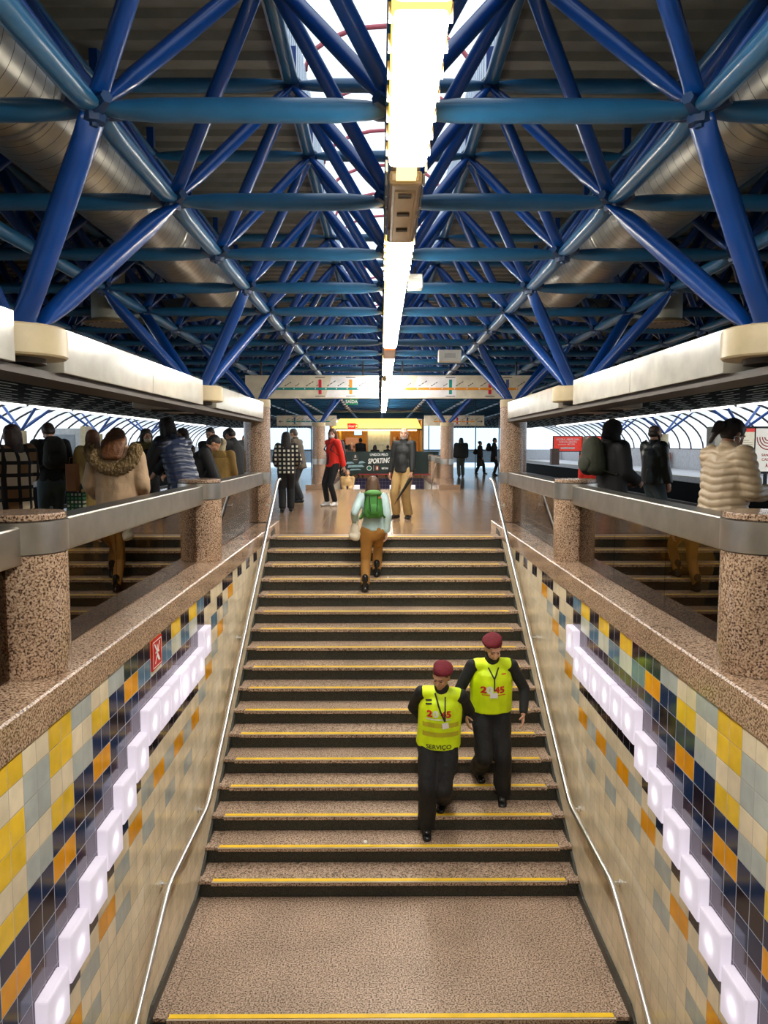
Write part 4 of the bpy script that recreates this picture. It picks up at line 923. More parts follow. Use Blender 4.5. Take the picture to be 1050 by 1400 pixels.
def backpack(p, m, label, size=(.15, .10, .22), drop=.10, m2=None, extras=None):
    """rucksack hanging on a person's back, a thing of its own"""
    c = p.chest - p.up*(drop-.06) + p.Tw @ V(0, -(.135+size[1]), 0)
    t = thing('backpack', label, 'backpack', p.t.location, p.t.rotation_euler.z)
    mb = MB(); X = p.Tw @ V(1,0,0); sx, sy, sz = size
    for k in (-.5, .5): cone(mb, c + X*k*sx*.9 - p.up*sz*.55, c + X*k*sx*.7 + p.up*sz*.5, (sx*.62, sy), (sx*.5, sy*.8), X)
    ell(mb, c - p.up*sz*.25, (sx*1.05, sy*1.15, sz*.7), p.Tw); ell(mb, c + p.up*sz*.1, (sx*1.0, sy*1.0, sz*.9), p.Tw)
    shell('bag', mb, m, t, p.s, p.vox, folds=.004, fs=12)
    m2 = m2 or m
    mb = MB(); ell(mb, c - p.up*sz*.35 - p.Tw @ V(0, sy*.85, 0), (sx*.75, sy*.45, sz*.42), p.Tw); shell('front_pocket', mb, m2, t, p.s, p.vox, folds=.003)
    for k in (-1, 1):
        mb = MB(); a = c + X*k*sx*.6 + p.up*sz*.75 + p.Tw @ V(0, sy*.5, 0); b = p.sh[k]*.72 + p.nb*.28 + p.up*.065; d = p.chest + X*k*.12 + p.Tw @ V(0, .15, -.02); e = p.waist + X*k*.19 - p.Tw @ V(0, .08, 0)
        for u, v in ((a, b), (b, d), (d, e), (e, c + X*k*sx*.8 - p.up*sz*.6)): cone(mb, u, v, (.022, .008), (.022, .008), X)
        shell('strap', mb, m2, t, p.s, max(.007, p.vox*.7), it=1)
    if extras: extras(t, p, c, X)
    return t
def decal(target, name, me, m, parent, off=.004, dirv=V(0, -1, 0)):
    """lay flat lettering (in parent space) onto the cloth behind it"""
    bv = BVHTree.FromObject(target, bpy.context.evaluated_depsgraph_get()) if False else None
    tm = target.data; bv = BVHTree.FromPolygons([v.co for v in tm.vertices], [tuple(f_.vertices) for f_ in tm.polygons])
    for v in me.vertices:
        o_ = v.co - dirv*.6; hit = bv.ray_cast(o_, dirv, 1.4)
        if hit[0] is not None: v.co = hit[0] - dirv*off
    me.materials.clear(); me.materials.append(m); return link(name, me, parent)
def prep(me, M, cuts=0):
    me.transform(M)
    if cuts:
        bm = bmesh.new(); bm.from_mesh(me); bmesh.ops.subdivide_edges(bm, edges=bm.edges, cuts=cuts, use_grid_fill=True); bm.to_mesh(me); bm.free()
    return me
def strip_mesh(pts, w, n=1):
    """flat ribbon in the XZ plane along pts"""
    me = bpy.data.meshes.new('ribbon'); vs = []; fs = []
    P = []
    for a, b in zip(pts, pts[1:]):
        for q in range(12): P.append(Vector(a).lerp(Vector(b), q/12))
    P.append(Vector(pts[-1]))
    for i, p in enumerate(P):
        d = (P[min(i+1, len(P)-1)]-P[max(i-1, 0)]).normalized(); nn = V(-d.z, 0, d.x)
        for q in range(n+1): vs.append(p + nn*w*(q/n-.5))
    for i in range(len(P)-1):
        for q in range(n): fs.append((i*(n+1)+q, i*(n+1)+q+1, (i+1)*(n+1)+q+1, (i+1)*(n+1)+q))
    me.from_pydata(vs, [], fs); return me

K = lambda n, c, r=.8: mat(n, c, r, bump=(60, .25))
blk = K('cloth_black', (.006, .006, .007)); dgrey = K('cloth_charcoal', (.022, .024, .026)); navy = K('cloth_navy', (.012, .018, .035)); jeans = K('denim', (.06, .095, .11)); ldenim = K('denim_light', (.22, .28, .33))
shb = mat('shoe_black', (.008, .008, .008), .25); shw = mat('shoe_white', (.75, .74, .72), .5)
VEST = mat('hi_vis', (.72, .95, .0), .55, emit=(.6, .9, 0), es=.0, bump=(18, .2)); BERET = mat('beret_wine', (.14, .004, .012), .85, bump=(60, .3))
silver = mat('reflective_tape', (.52, .50, .02), .35)

# security guards -----------------------------------------------------------
def guard(p, who):
    p.trousers(blk, g=.026, leg=.042, folds=.014); p.top(blk, g=.012, hem=-.02, name='shirt', sg=.012, folds=.005); p.shoes(shb, boot=.06)
    mb = MB(); b = p.b; X = p.Tw @ V(1,0,0); g = .040
    cone(mb, p.P - p.up*(.05 if who == 'l' else -.01), p.waist, (.160*b+g, .122+g), (.155*b+g, .124+g), X, f0=1); cone(mb, p.waist, p.chest, (.155*b+g, .124+g), (.160*b+g, .118+g), X)
    cone(mb, p.chest, p.nb - p.up*.055, (.160*b+g, .118+g), (.125*b, .085+g*.5), X); cone(mb, p.sh[-1].lerp(p.nb, .25) - p.up*.006, p.sh[1].lerp(p.nb, .25) - p.up*.006, .074, .074)
    vest = shell('vest', mb, VEST, p.t, p.s, p.vox, folds=.007, fs=8, it=12)
    # piping round the arm holes and hem
    return vest
# left guard: hands behind the back, one foot a tread lower
g1 = Person('security guard in wine beret and yellow vest with SERVIÇO print, hands behind the back', .515, 7.38, -15*RI, PI-.10, 1.77, 'mid', .0095, 1.12, lean=5, side=-3, lf=(-.03, -.16, RI, 12, 4), rf=(.13, .08, .0, -4, 4), hip=(.02, -.02, -.02), lh=(-.10, -.16, .98), rh=(.12, -.17, .98), lp=(-1, -.6, 0), rp=(1, -.6, 0), head=(17, -20))
v1 = guard(g1, 'l')
g2 = Person('bearded security guard in wine beret and yellow vest, looking down with open hands', 1.06, 7.70, -14*RI, PI+.04, 1.78, 'light', .0095, 1.14, lean=5, lf=(-.12, .02, .0, 10, 10), rf=(.10, -.18, RI, -6, 6), hip=(0, -.03, -.0), lh=(-.29, .17, .95), rh=(.29, .18, .95), lp=(-1, -1, 0), rp=(1, -1, 0), head=(19, 4), curl=.30)
v2 = guard(g2, 'r')
g2.beard()
for g in (g1, g2): g.hair('short', (.012, .009, .008))
for g, tl in ((g1, -.35), (g2, .35)):
    mb = MB(); M = g.HM @ Matrix.Rotation(tl, 3, 'Y'); ell(mb, g.h(.018*(1 if tl > 0 else -1), -.025, .098), (.102, .114, .040), M); ell(mb, g.h(0, -.022, .075), (.088, .100, .036), g.HM)
    shell('beret', mb, BERET, g.t, g.s, .008, folds=.004, fs=14); mb = MB(); 
TXB = mat('print_black', (.02, .02, .02), .6); TXR = mat('print_red', (.65, .02, .02), .6); TXW = mat('print_white', (.8, .8, .78), .6)
def on_vest(g, vest, txt, size, x, z, m, bold=.0, name='lettering', sx=1.0):
    me = text_mesh(txt, size, bold); bm = bmesh.new(); bm.from_mesh(me); bmesh.ops.triangulate(bm, faces=bm.faces)
    for _ in range(2): bmesh.ops.subdivide_edges(bm, edges=[e for e in bm.edges if e.calc_length() > .014], cuts=1)
    bm.to_mesh(me); bm.free()
    # lettering faces local +Y
    M = Matrix.Translation((x, 0, z)) @ Matrix.Rotation(PI, 4, 'Z') @ Matrix.Rotation(PI/2, 4, 'X') @ Matrix.Diagonal((sx, 1, 1, 1)); me.transform(M)
    return decal(vest, name, me, m, vest, .005)
def ribbon(g, vest, pts, w, m, name, off=.006, n=3): return decal(vest, name, strip_mesh([V(a, 0, b) for a, b in pts], w, n), m, vest, off)
# prints (local x runs to the figure's right = picture left)
on_vest(g1, v1, '2', .085, .105, 1.235, TXR, .004, sx=1.25); on_vest(g1, v1, '0', .088, .045, 1.235, TXW, .004, sx=1.2); on_vest(g1, v1, '45', .085, -.055, 1.235, TXR, .004, sx=1.15)
ribbon(g1, v1, ((.14, 1.185), (-.10, 1.185)), .012, TXW, 'slogan_line'); on_vest(g1, v1, 'SERVIÇO', .060, .015, .90, TXB, .001, sx=1.05)
for z in (1.125, 1.03): ribbon(g1, v1, ((.175, z), (-.175, z)), .048, silver, 'reflective_band', .004, 4)
ribbon(g1, v1, ((.145, 1.355), (.085, 1.365)), .016, TXB, 'name_patch'); ribbon(g1, v1, ((.145, 1.325), (.085, 1.335)), .016, TXB, 'name_patch')
ribbon(g1, v1, ((.055, 1.43), (.0, 1.27), (-.045, 1.17)), .016, TXB, 'lanyard', .012); ribbon(g1, v1, ((-.045, 1.40), (-.045, 1.17)), .014, TXB, 'lanyard', .012)
ribbon(g1, v1, ((-.045, 1.16), (-.055, 1.10)), .062, TXW, 'badge', .018, 3)
on_vest(g2, v2, '2', .090, .105, 1.205, TXR, .004, sx=1.3); on_vest(g2, v2, '0', .095, .045, 1.205, TXW, .006, sx=1.25); on_vest(g2, v2, '45', .090, -.055, 1.205, TXR, .004, sx=1.2)
ribbon(g2, v2, ((.12, 1.155), (-.12, 1.155)), .008, TXR, 'slogan_line')
ribbon(g2, v2, ((.055, 1.43), (.0, 1.32), (.0, 1.20)), .014, TXB, 'lanyard', .012); ribbon(g2, v2, ((-.05, 1.43), (.0, 1.32)), .014, TXB, 'lanyard', .012)
ribbon(g2, v2, ((.045, 1.155), (-.035, 1.155)), .055, TXW, 'badge', .018, 3); ribbon(g2, v2, ((-.075, 1.365), (-.125, 1.365)), .010, TXR, 'name_patch')

# woman climbing with green backpack ---------------------------------------------
p = Person('person with brown bob climbing the stairs in pale blue jacket and ochre trousers', -.20, 10.62, -4*RI, .04, 1.67, 'light', .011, .95, lean=9, lf=(-.10, -.10, 0, 0, 8), rf=(.08, .22, RI, 12, 0), hip=(.02, .06, -.03), lh=(-.24, .14, .98), rh=(.22, .04, .86), head=(8, 0))
p.trousers(K('cloth_ochre', (.36, .17, .035)), g=.012, leg=.022, end=.06); p.top(K('cloth_paleblue', (.42, .55, .55)), g=.020, hem=-.02, flare=.015, sg=.018, folds=.012); p.shoes(shb, boot=.10); p.hair('bob', (.10, .05, .025))
gg = K('pack_green', (.045, .20, .03))
def ex(t, p, c, X):
    mb = MB(); ell(mb, c + p.up*.17 - p.Tw @ V(0, .01, 0), (.13, .10, .055), p.Tw); shell('lid', mb, K('pack_green_light', (.10, .28, .07)), t, p.s, .010, folds=.003)
    for k in (-.5, .5):
        mb = MB(); cone(mb, c + X*k*.12 + p.up*.14 - p.Tw @ V(0, .10, 0), c + X*k*.09 - p.up*.10 - p.Tw @ V(0, .15, 0), (.009, .005), (.009, .005), X); shell('buckle_strap', mb, blk, t, p.s, .006, it=1)
    mb = MB(); ell(mb, c + X*.09 + p.up*.10 - p.Tw @ V(0, .11, 0), (.022, .014, .018), p.Tw); shell('orange_tag', mb, K('cloth_orange', (.6, .2, .02)), t, p.s, .006)
backpack(p, gg, 'bright green rucksack with black straps on the climbing woman', (.135, .085, .20), .06, gg, ex)
tb = thing('tote_bag', 'cream cloth bag hanging at the left hip of the climbing woman', 'bag', p.t.location, p.t.rotation_euler.z)
mb = MB(); ell(mb, V(-.25, .02, .88), (.07, .05, .13)); cone(mb, V(-.23, .02, .86), V(-.26, .0, .80), (.075, .04), (.09, .05)); shell('bag', mb, K('cloth_cream', (.62, .55, .42)), tb, p.s, .011, folds=.006); mb = MB(); cone(mb, V(-.22, .03, .98), p.sh[-1]+V(-.02, .0, .08), (.015, .005), (.015, .005)); shell('strap', mb, K('cloth_cream', (0,0,0)), tb, p.s, .007, it=1)

# man with umbrella ---------------------------------------------------------------
p = Person('bald man with grey beard in black jacket and khaki trousers standing above the stairs', .36, 14.5, 0, PI-.55, 1.75, 'light', .011, 1.02, lean=-2, lf=(-.12, .02, 0, -14), rf=(.12, .06, 0, 16), lh=(-.27, .16, .80), rh=(.27, .06, .82), lp=(-.8,-1,0), rp=(.8,-1,0), head=(0, 22))
kh = K('cloth_khaki', (.42, .27, .10)); p.trousers(kh, g=.022, leg=.040, folds=.012); p.top(mat('jacket_black', (.010, .011, .011), .7, bump=(40, .3)), g=.026, hem=-.06, belly=.03, sg=.022, flare=.012, folds=.010); p.shoes(mat('shoe_dark_brown', (.02, .012, .01), .5))
p.beard((.28, .25, .22)); p.hair('balding', (.06, .05, .045)); mb = MB(); cone(mb, p.nb - p.up*.02, p.nb + p.up*.03, .080, .072); shell('shirt_collar', mb, K('shirt_blue', (.16, .22, .42)), p.t, p.s, .010)
w = p.wr[-1] + (p.wr[-1]-p.el[-1]).normalized()*.08
um = thing('umbrella', 'closed black umbrella held pointing down by the bald man', 'umbrella', p.t.location, p.t.rotation_euler.z)
dv = V(.36, .26, -.72).normalized(); mb = MB(); cone(mb, w + dv*.05, w + dv*.52, .036, .014); shell('folded_canopy', mb, blk, um, p.s, .008, folds=.003, fs=20)
mb = MB(); mb.tube([tuple((w - dv*.10)*p.s), tuple((w + dv*.62)*p.s)], .006, 8); mb.build('shaft', BLACK, um, smooth=True); mb = MB(); mb.tube([tuple((w - dv*.02)*p.s), tuple((w - dv*.10)*p.s), tuple((w - dv*.15 + V(.02,0,0))*p.s), tuple((w - dv*.15 + V(.05,0,0))*p.s), tuple((w-dv*.11+V(.07,0,0))*p.s)], .011, 8); mb.build('handle', BLACK, um, smooth=True)

# red jacket person -----------------------------------------------------------------
p = Person('masked person in bright red jacket, black trousers and white shoes beside the round column', -1.16, 17.5, 0, PI-.9, 1.80, 'light', .011, 1.0, lf=(-.08, .0, 0, -20), rf=(.08, .10, 0, -4), lh=(-.20, -.16, .86), rh=(.16, -.20, .88), lp=(-.8, -1, 0), head=(3, 36))
p.trousers(blk, g=.008, leg=.012, end=.04); p.top(K('cloth_red', (.72, .025, .012)), g=.03, hem=-.06, sg=.024, folds=.010); p.shoes(shw); p.hair('bob', (.10, .05, .025)); p.mask((.62, .63, .66))
mb = MB(); cone(mb, p.P + p.up*.0 + p.Tw @ V(.0, .145, 0), p.nb + p.Tw @ V(0, .085, -.04), (.035, .02), (.022, .02), p.Tw @ V(1,0,0)); shell('grey_shirt', mb, dgrey, p.t, p.s, .01)
backpack(p, dgrey, 'dark grey rucksack on the person in the red jacket', (.12, .08, .20), .06)
# checked coat woman
CHK = check_mat('check_bw', (.012, .012, .012), (.72, .68, .55), (.72, .68, .55), .088, (0, 2), .5)
p = Person('dark haired person seen from behind in black and cream checked jacket', -2.02, 15.9, 0, .18, 1.69, 'light', .011, 1.0, lf=(-.10, -.05, 0, 0, 14), rf=(.09, .06, 0, 8), lh=(-.20, .16, 1.0), rh=(.24, .20, 1.0), head=(4, 12))
p.trousers(blk, g=.016, leg=.035, end=.03); p.top(CHK, g=.035, hem=-.10, sg=.028, flare=.02); p.shoes(blk, shw); p.hair('shag', (.014, .010, .009))
p = Person('tall man in brown jacket leaning behind the checked jacket person', -2.05, 18.7, 0, 1.2, 1.84, 'light', .013, 1.08, lean=10, lf=(-.12, -.1, 0), rf=(.12, .15, 0), lh=(-.15, .30, 1.0), rh=(.15, .30, 1.0), head=(16, 10))
p.trousers(dgrey, leg=.035); p.top(K('cloth_olivebrown', (.075, .055, .035)), g=.035, hem=-.16); p.shoes(shb); p.hair('short', (.11, .09, .075)); p.mask((.6, .62, .65))
p = Person('person in red coat and pale jeans half hidden behind the left round column', -2.60, 22.6, 0, .2, 1.70, 'light', .015, 1.0)
p.trousers(ldenim, leg=.04); p.top(K('cloth_crimson', (.40, .008, .02)), g=.04, hem=-.14); p.shoes(shw); p.hair('long', (.012, .009, .008))
p = Person('person in dark coat standing behind the left tall column', -3.25, 18.2, 0, 2.4, 1.66, 'light', .015); p.trousers(ldenim); p.coat(blk, .55); p.shoes(shw); p.hair('long', (.012, .009, .008))

# right silhouettes ---------------------------------------------------------------------
p = Person('dark bulky figure walking away at the far right of the hall', 3.42, 33.4, 0, .1, 1.74, 'mid', .02, 1.25, lf=(-.10, -.1, 0), rf=(.12, .15, 0)); p.trousers(K('cloth_greygreen', (.05, .06, .05)), leg=.035); p.top(blk, g=.09, hem=-.08, sg=.05); p.shoes(shb); p.hair('shag', (.01, .008, .007))
p = Person('small figure in long dark skirt walking right in the distance with a bag', 4.70, 37.0, 0, -PI/2+.2, 1.62, 'mid', .02, 1.0, lf=(-.08, -.18, 0, 0, 20), rf=(.08, .22, 0)); p.trousers(blk); p.coat(K('cloth_darkbrown', (.03, .022, .015)), .42, (.20, .17)); p.shoes(shb); p.hair('bun', (.01, .008, .007)); backpack(p, blk, 'dark bag on the back of the distant figure in the long skirt', (.13, .10, .15), .16)
p = Person('distant man in knee length dark coat partly hidden by the right tall column', 5.12, 35.2, 0, -PI/2, 1.76, 'mid', .02, 1.05, head=(14, 0)); p.trousers(blk, leg=.01); p.coat(blk, .62, (.20, .17)); p.shoes(shb); p.hair('short', (.01, .008, .007)); backpack(p, blk, 'dark rucksack of the distant man in the knee length coat', (.14, .11, .2), .04)

# people in the far stairwell and kiosk ----------------------------------------------------
p = Person('person in tan and yellow jacket coming up the far stairs', -1.22, 26.6, -7*RI+.0, PI, 1.72, 'mid', .016, 1.05, lh=(-.08, .26, 1.02), rh=(.08, .26, 1.02)); p.trousers(blk); p.top(K('cloth_tan', (.55, .36, .16)), g=.05, sg=.03); p.shoes(shb); p.hair('short', (.2, .15, .1))
mb = MB(); cone(mb, p.P + p.Tw @ V(0, .16, .05), p.nb + p.Tw @ V(0, .09, -.05), (.05, .02), (.04, .02)); shell('blue_shirt', mb, navy, p.t, p.s, .012)
for n_, (x, y, ya, lab, c, hr) in enumerate((( -.98, 35.0, .2, 'customer in dark coat with raised hands at the kiosk counter', (.01,.01,.012), 'short'), (-1.75, 34.6, 2.9, 'customer in black top with white round print left of the kiosk', (.02,.02,.02), 'long'), (-1.45, 33.7, .4, 'short customer with brown hair at the left of the banner', (.2,.12,.08), 'bob'), (-.32, 33.9, 0, 'customer whose dark head shows above the banner, left of the pale panel', (.01,.01,.01), 'bob'), (.25, 34.1, 0, 'customer with black cap hair showing above the banner, at the pale panel', (.008,.008,.01), 'short'))):
    Hh = (1.75, 1.66, 1.45, 1.42, 1.42)[n_]
    p = Person(lab, x, y, 0, ya, Hh, 'light', .02, lh=(-.1, .3, 1.1) if n_ == 0 else (-.26, .05, .78)); p.trousers(blk); p.top(K('cloth_k%d' % n_, c), g=.04); p.shoes(shb); p.hair(hr, (.015, .01, .008))
p = Person('barista in white cap serving behind the kiosk counter', .92, 37.3, 0, PI, 1.70, 'light', .02, lh=(-.1, .3, 1.1), rh=(.1, .3, 1.1)); p.trousers(blk); p.top(shw, g=.03); p.shoes(shb); p.hair('short', (.015, .01, .008))

# left platform people -----------------------------------------------------------------------
PLD = check_mat('plaid_brown', (.012, .010, .008), (.62, .50, .33), (.22, .11, .04), .135, (0, 2), .30)
p = Person('long haired woman in brown and black plaid coat at the left edge', -4.12, 8.5, 0, .95, 1.64, 'light', .011, 1.08, lh=(-.12, .28, 1.14), rh=(.16, .26, 1.12), head=(8, 20))
p.trousers(blk); p.coat(PLD, .72, (.22, .17), g=.05); p.shoes(shb); p.hair('long', (.025, .010, .006))
p = Person('young man in black hooded jacket and faded jeans looking down at the left', -4.52, 10.4, 0, .62, 1.73, 'light', .011, 1.05, lean=2, lh=(-.14, .22, 1.02), rh=(.18, .12, .96), head=(38, 10))
p.trousers(jeans, g=.012, leg=.016); p.top(K('cloth_black2', (.008, .009, .010)), g=.035, hem=-.02, sg=.03, folds=.01); p.shoes(shb); p.hair('short', (.022, .012, .008)); mb = MB(); ell(mb, p.nb + p.Tw @ V(0, -.09, .01), (.13, .075, .07), p.Tw); shell('hood', mb, K('cloth_black2', (0,0,0)), p.t, p.s, .011, folds=.006)
backpack(p, K('pack_black', (.016, .016, .010)), 'black rucksack with olive sheen on the young man in faded jeans', (.15, .11, .23), .04)
p = Person('person in pale yellow coat holding bags behind the fur hood', -3.95, 10.4, 0, .5, 1.62, 'light', .012, 1.0, lh=(-.22, .22, .92), rh=(.2, .2, .95), head=(5, 10))
p.trousers(blk); p.coat(K('cloth_yellow', (.62, .42, .13)), .50, (.20, .16), g=.045); p.shoes(shb); p.hair('long', (.16, .06, .02))
pb = thing('paper_bag', 'brown paper bag carried by the person in the pale yellow coat', 'bag', (-4.12, 10.1, .78)); boxo('bag', -.07, .07, -.06, .06, 0, .36, mat('kraft_paper', (.33, .13, .04), .7), pb, .01); b = MB(); b.tube([(-.04, 0, .36), (-.03, 0, .44), (.03, 0, .44), (.04, 0, .36)], .005, 6); b.build('handle', mat('kraft_paper', (0,0,0)), pb)
pb = thing('patterned_bag', 'green and white patterned bag hanging below the brown paper bag', 'bag', (-4.10, 10.15, .42)); boxo('bag', -.12, .12, -.05, .05, 0, .34, check_mat('pattern_green', (.01, .03, .015), (.4, .45, .3), (.05, .2, .08), .05, (0, 2), .4), pb, .02); b = MB(); b.tube([(-.07, 0, .34), (0, 0, .47), (.07, 0, .34)], .006, 6); b.build('handle', blk, pb)
# fur hood woman
FUR = mat('fur', (.24, .16, .07), .95, bump=(90, 1.0)); BEIGE = K('parka_beige', (.42, .28, .16))
p = Person('woman with long streaked hair in beige parka with large fur trimmed hood', -2.62, 7.4, 0, .15, 1.58, 'light', .011, 1.15, lean=6, lh=(-.25, .26, .98), rh=(.22, .22, 1.0), head=(14, 0))
p.trousers(blk); p.coat(BEIGE, .62, (.24, .20), g=.055, folds=.014); p.shoes(shb); h_ = p.hair('long', (.13, .05, .015))
def furry(me):
    for v in me.vertices:
        pnt = v.co; a = noise.noise(V(pnt.x*55, pnt.y*55, pnt.z*30)); v.co = pnt + v.normal*(.018*a + .012*noise.noise(pnt*160)) - V(0, 0, .010*abs(a))
mb = MB(); cc = p.nb + p.Tw @ V(0, -.13, -.03)
for q in range(14):
    a = PI+PI*q/13; b_ = PI+PI*(q+1)/13
    if q < 13: cone(mb, cc + p.Tw @ V(.225*math.cos(a), -.05, .20*math.sin(a)+.07), cc + p.Tw @ V(.225*math.cos(b_), -.05, .20*math.sin(b_)+.07), .070, .070)
shell('fur_trim', mb, FUR, p.t, p.s, .008, post=furry, it=1); mb = MB(); ell(mb, cc + p.Tw @ V(0, .03, -.0), (.20, .11, .17), p.Tw); shell('hood', mb, BEIGE, p.t, p.s, .011, folds=.01); mb = MB(); cone(mb, p.h(0, -.05, .03), p.nb + p.Tw @ V(0, -.17, .10), (.10, .08), (.13, .06), p.Tw @ V(1,0,0)); cone(mb, p.nb + p.Tw @ V(0, -.17, .10), p.nb + p.Tw @ V(0, -.24, -.04), (.13, .06), (.11, .04), p.Tw @ V(1,0,0)); shell('loose_hair', mb, mat('hair_streaked', (.16, .06, .02), .5, bump=(70, .5)), p.t, p.s, .009, folds=.008, fs=26)
# masked woman dark
p = Person('woman with cream face mask, long black hair and dark coat facing the camera', -3.72, 12.0, 0, PI+.35, 1.67, 'light', .012, 1.0, lh=(-.1, .26, 1.0), rh=(.1, .25, 1.0), head=(6, 20)); p.trousers(blk); p.coat(blk, .55); p.shoes(shb); p.hair('verylong', (.010, .008, .008)); p.mask((.70, .60, .42)); mb = MB(); cone(mb, p.sh[-1]+V(0,.03,.02), p.sh[1]+V(0,.03,.02), .085, .085); shell('scarf', mb, K('scarf_olive', (.10, .09, .02)), p.t, p.s, .012, folds=.01)
p = Person('person in dark floral blouse partly hidden behind the leaning woman', -2.95, 11.2, 0, 2.6, 1.66, 'light', .012, .95, lh=(-.1, .28, 1.1), rh=(.1, .28, 1.0)); p.trousers(blk); p.top(check_mat('floral', (.02, .012, .012), (.5, .25, .12), (.06, .04, .02), .05, (0, 2), .4), g=.03); p.shoes(shb); p.hair('long', (.02, .01, .008))
# leaning puffer woman
p = Person('long black haired woman in navy puffer jacket leaning forward beside the rail', -2.50, 9.2, 0, 1.0, 1.80, 'light', .011, 1.05, lean=22, hip=(0, -.10, 0), lh=(-.2, .42, .92), rh=(.1, .52, 1.0), head=(6, 0), lp=(0, -1, -.3), rp=(0, -1, -.3))
p.trousers(blk); p.top(mat('puffer_navy', (.018, .028, .065), .4), g=.05, hem=-.14, sg=.005, quilt=.016, qs=.075, sleeve=0, name='vest'); p.top(K('cloth_dark', (.008, .009, .010)), g=.03, hem=-.05, sg=.034, name='sweater', folds=.01); p.shoes(shb); p.hair('verylong', (.012, .006, .005))
ph = thing('mobile_phone', 'dark mobile phone held out by the leaning long haired woman', 'phone', p.world(p.wr[1] + V(0, .12, .04)), 0); boxo('case', -.035, .035, -.07, .07, -.004, .004, BLACK, ph); boxo('screen', -.031, .031, -.065, .065, .004, .005, mat('screen_dark', (.05,.06,.08), .1), ph)
p = Person('bending figure in black coat behind the leaning woman', -2.62, 10.6, 0, -1.4, 1.66, 'mid', .013, 1.05, lean=30, hip=(0, -.1, 0), lh=(-.1, .4, .7), rh=(.1, .4, .7), head=(20, 0)); p.trousers(blk); p.top(blk, g=.045, sg=.03, hem=-.12); p.shoes(shb); p.hair('short', (.01,.008,.008))
p = Person('dark haired young man in black looking down behind the yellow hood', -3.15, 14.0, 0, PI-.3, 1.74, 'light', .012, 1.05, head=(22, 10), lh=(-.1,.25,1.0), rh=(.1,.25,1.0)); p.trousers(blk); p.top(blk, g=.035); p.shoes(shb); p.hair('short', (.015, .01, .008))
p = Person('small figure in mustard raincoat with cream wool hat seen from behind', -2.68, 12.6, 0, -.1, 1.53, 'light', .012, 1.0, lh=(-.18, .16, .9), rh=(.2, .18, .92)); p.trousers(blk); p.coat(K('cloth_mustard', (.36, .22, .06)), .5, (.22, .18), g=.045); p.shoes(shb); mb = MB(); ell(mb, p.h(0, -.01, .03), (.102, .112, .10), p.HM); cone(mb, p.h(0, -.03, -.02), p.h(0, -.03, -.07), .09, .085); shell('wool_hat', mb, K('wool_cream', (.62, .53, .33)), p.t, p.s, .01, folds=.004, fs=22); mb = MB(); ell(mb, p.nb + p.Tw @ V(0, -.09, -.03), (.13, .06, .09), p.Tw); shell('hood', mb, K('cloth_mustard', (0,0,0)), p.t, p.s, .012, folds=.006)
p = Person('tall dark headed man behind the mustard raincoat', -3.1, 15.2, 0, .3, 1.72, 'mid', .015); p.trousers(blk); p.top(blk, g=.035); p.shoes(shb); p.hair('short', (.012, .01, .01))
p = Person('dark haired man bending over his phone right beside the left column', -2.62, 13.6, 0, .9, 1.76, 'mid', .012, 1.05, lean=14, hip=(0,-.05,0), head=(34, 10), lh=(-.1, .36, 1.08), rh=(.12, .36, 1.08)); p.trousers(blk); p.top(dgrey, g=.04, sg=.03, hem=-.1); p.shoes(shb); p.hair('short', (.012, .009, .008))

# right platform people ---------------------------------------------------------------------
p = Person('figure in black hooded coat with dark face in profile right of the far column', 2.60, 8.9, 0, -1.25, 1.69, 'tan', .011, 1.12, lh=(-.15, .3, 1.0), rh=(.15, .26, 1.0), head=(6, 18)); p.trousers(jeans); p.top(blk, g=.06, hem=-.13, sg=.045, folds=.012); p.shoes(shb); mb = MB(); ell(mb, p.h(0, -.03, .03), (.118, .125, .125), p.HM); cone(mb, p.h(0, -.05, -.05), p.nb - p.up*.02, .11, .12); shell('hood', mb, blk, p.t, p.s, .010, folds=.006); p.beard()
backpack(p, K('pack_olive', (.020, .022, .010)), 'dark olive rucksack on the back of the black hooded figure', (.16, .13, .24), .03)
p = Person('person in bright red jacket behind the black hooded figure', 3.35, 12.4, 0, PI, 1.50, 'tan', .013, 1.0); p.trousers(blk); p.top(K('cloth_red', (0,0,0)), g=.045); p.shoes(shb); p.hair('short', (.01,.008,.008))
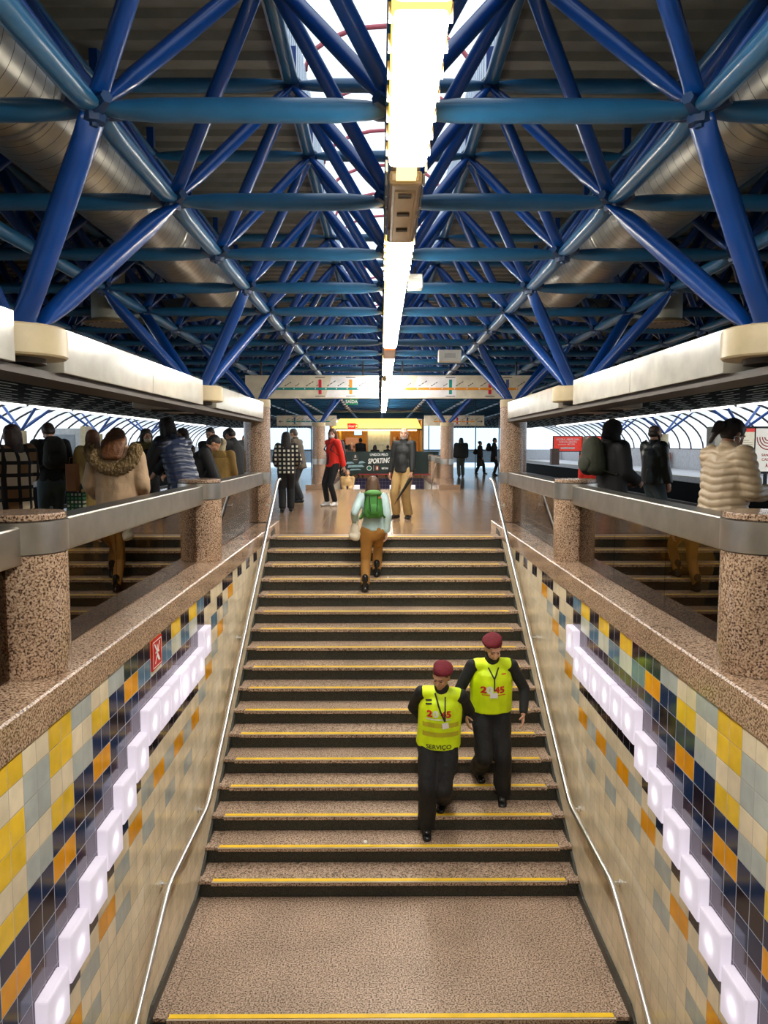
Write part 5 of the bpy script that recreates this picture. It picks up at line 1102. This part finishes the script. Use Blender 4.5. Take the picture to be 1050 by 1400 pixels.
p = Person('bearded man in dark green jacket and jeans facing right', 3.83, 11.0, 0, -1.25, 1.70, 'mid', .011, 1.10, lh=(-.2, .12, .84), rh=(.2, .12, .84), head=(6, 0)); p.trousers(K('denim_dark', (.035, .055, .065)), leg=.02); p.top(mat('jacket_darkgreen', (.010, .018, .014), .4, bump=(30, .3)), g=.045, hem=-.08, sg=.032, folds=.01); p.shoes(shb); p.hair('balding', (.02, .014, .01)); mb = MB(); ell(mb, p.h(0, -.03, .045), (.080, .088, .076), p.HM); shell('cropped_hair', mb, mat('hair_cropped', (.05, .03, .02), .6), p.t, p.s, .01); p.beard()
p = Person('distant dark clad figure with white mask on the right far platform', 13.9, 40.5, 0, PI+.3, 1.70, 'light', .02); p.trousers(blk); p.coat(blk, .6); p.shoes(shb); p.hair('short', (.01,.008,.008)); p.mask()
# puffer woman
p = Person('woman with dark ponytail, hoop earring and beige quilted puffer jacket at the right', 2.56, 5.9, 0, -1.38, 1.62, 'mid', .0095, 1.22, lean=3, lh=(-.14, .32, 1.10), rh=(.12, .30, 1.10), lp=(-.6, -1, -.3), rp=(.6, -.6, -.7), head=(26, 2), curl=.9)
p.trousers(blk); p.top(mat('puffer_beige', (.42, .31, .19), .45), g=.055, hem=-.14, sg=.040, quilt=.015, qs=.062, folds=.006, belly=.03); p.shoes(shb); p.hair('ponytail', (.018, .008, .006))
mb = MB(); mb.tube([tuple((p.h(.088, -.005, -.045) + p.HM @ V(0, .028*math.cos(a), .028*math.sin(a)))*p.s) for a in [2*PI*q/20 for q in range(21)]], .004, 6); mb.build('earring', mat('silver_ring', (.8, .8, .8), .15, 1.0), p.t, smooth=True)
hw = (p.wr[-1]+p.wr[1])/2 + p.Tw @ V(0, .09, .02)
ph = thing('mobile_phone', 'red cased mobile phone in the hands of the puffer jacket woman', 'phone', p.world(hw), p.t.rotation_euler.z); boxo('case', -.07, .07, -.04, .04, -.006, .004, mat('phone_red', (.6, .02, .02), .4), ph, .003); boxo('screen', -.065, .065, -.036, .036, .004, .005, mat('screen_dark', (0,0,0)), ph)
# legs seen through tinted glass come from the same standing figures
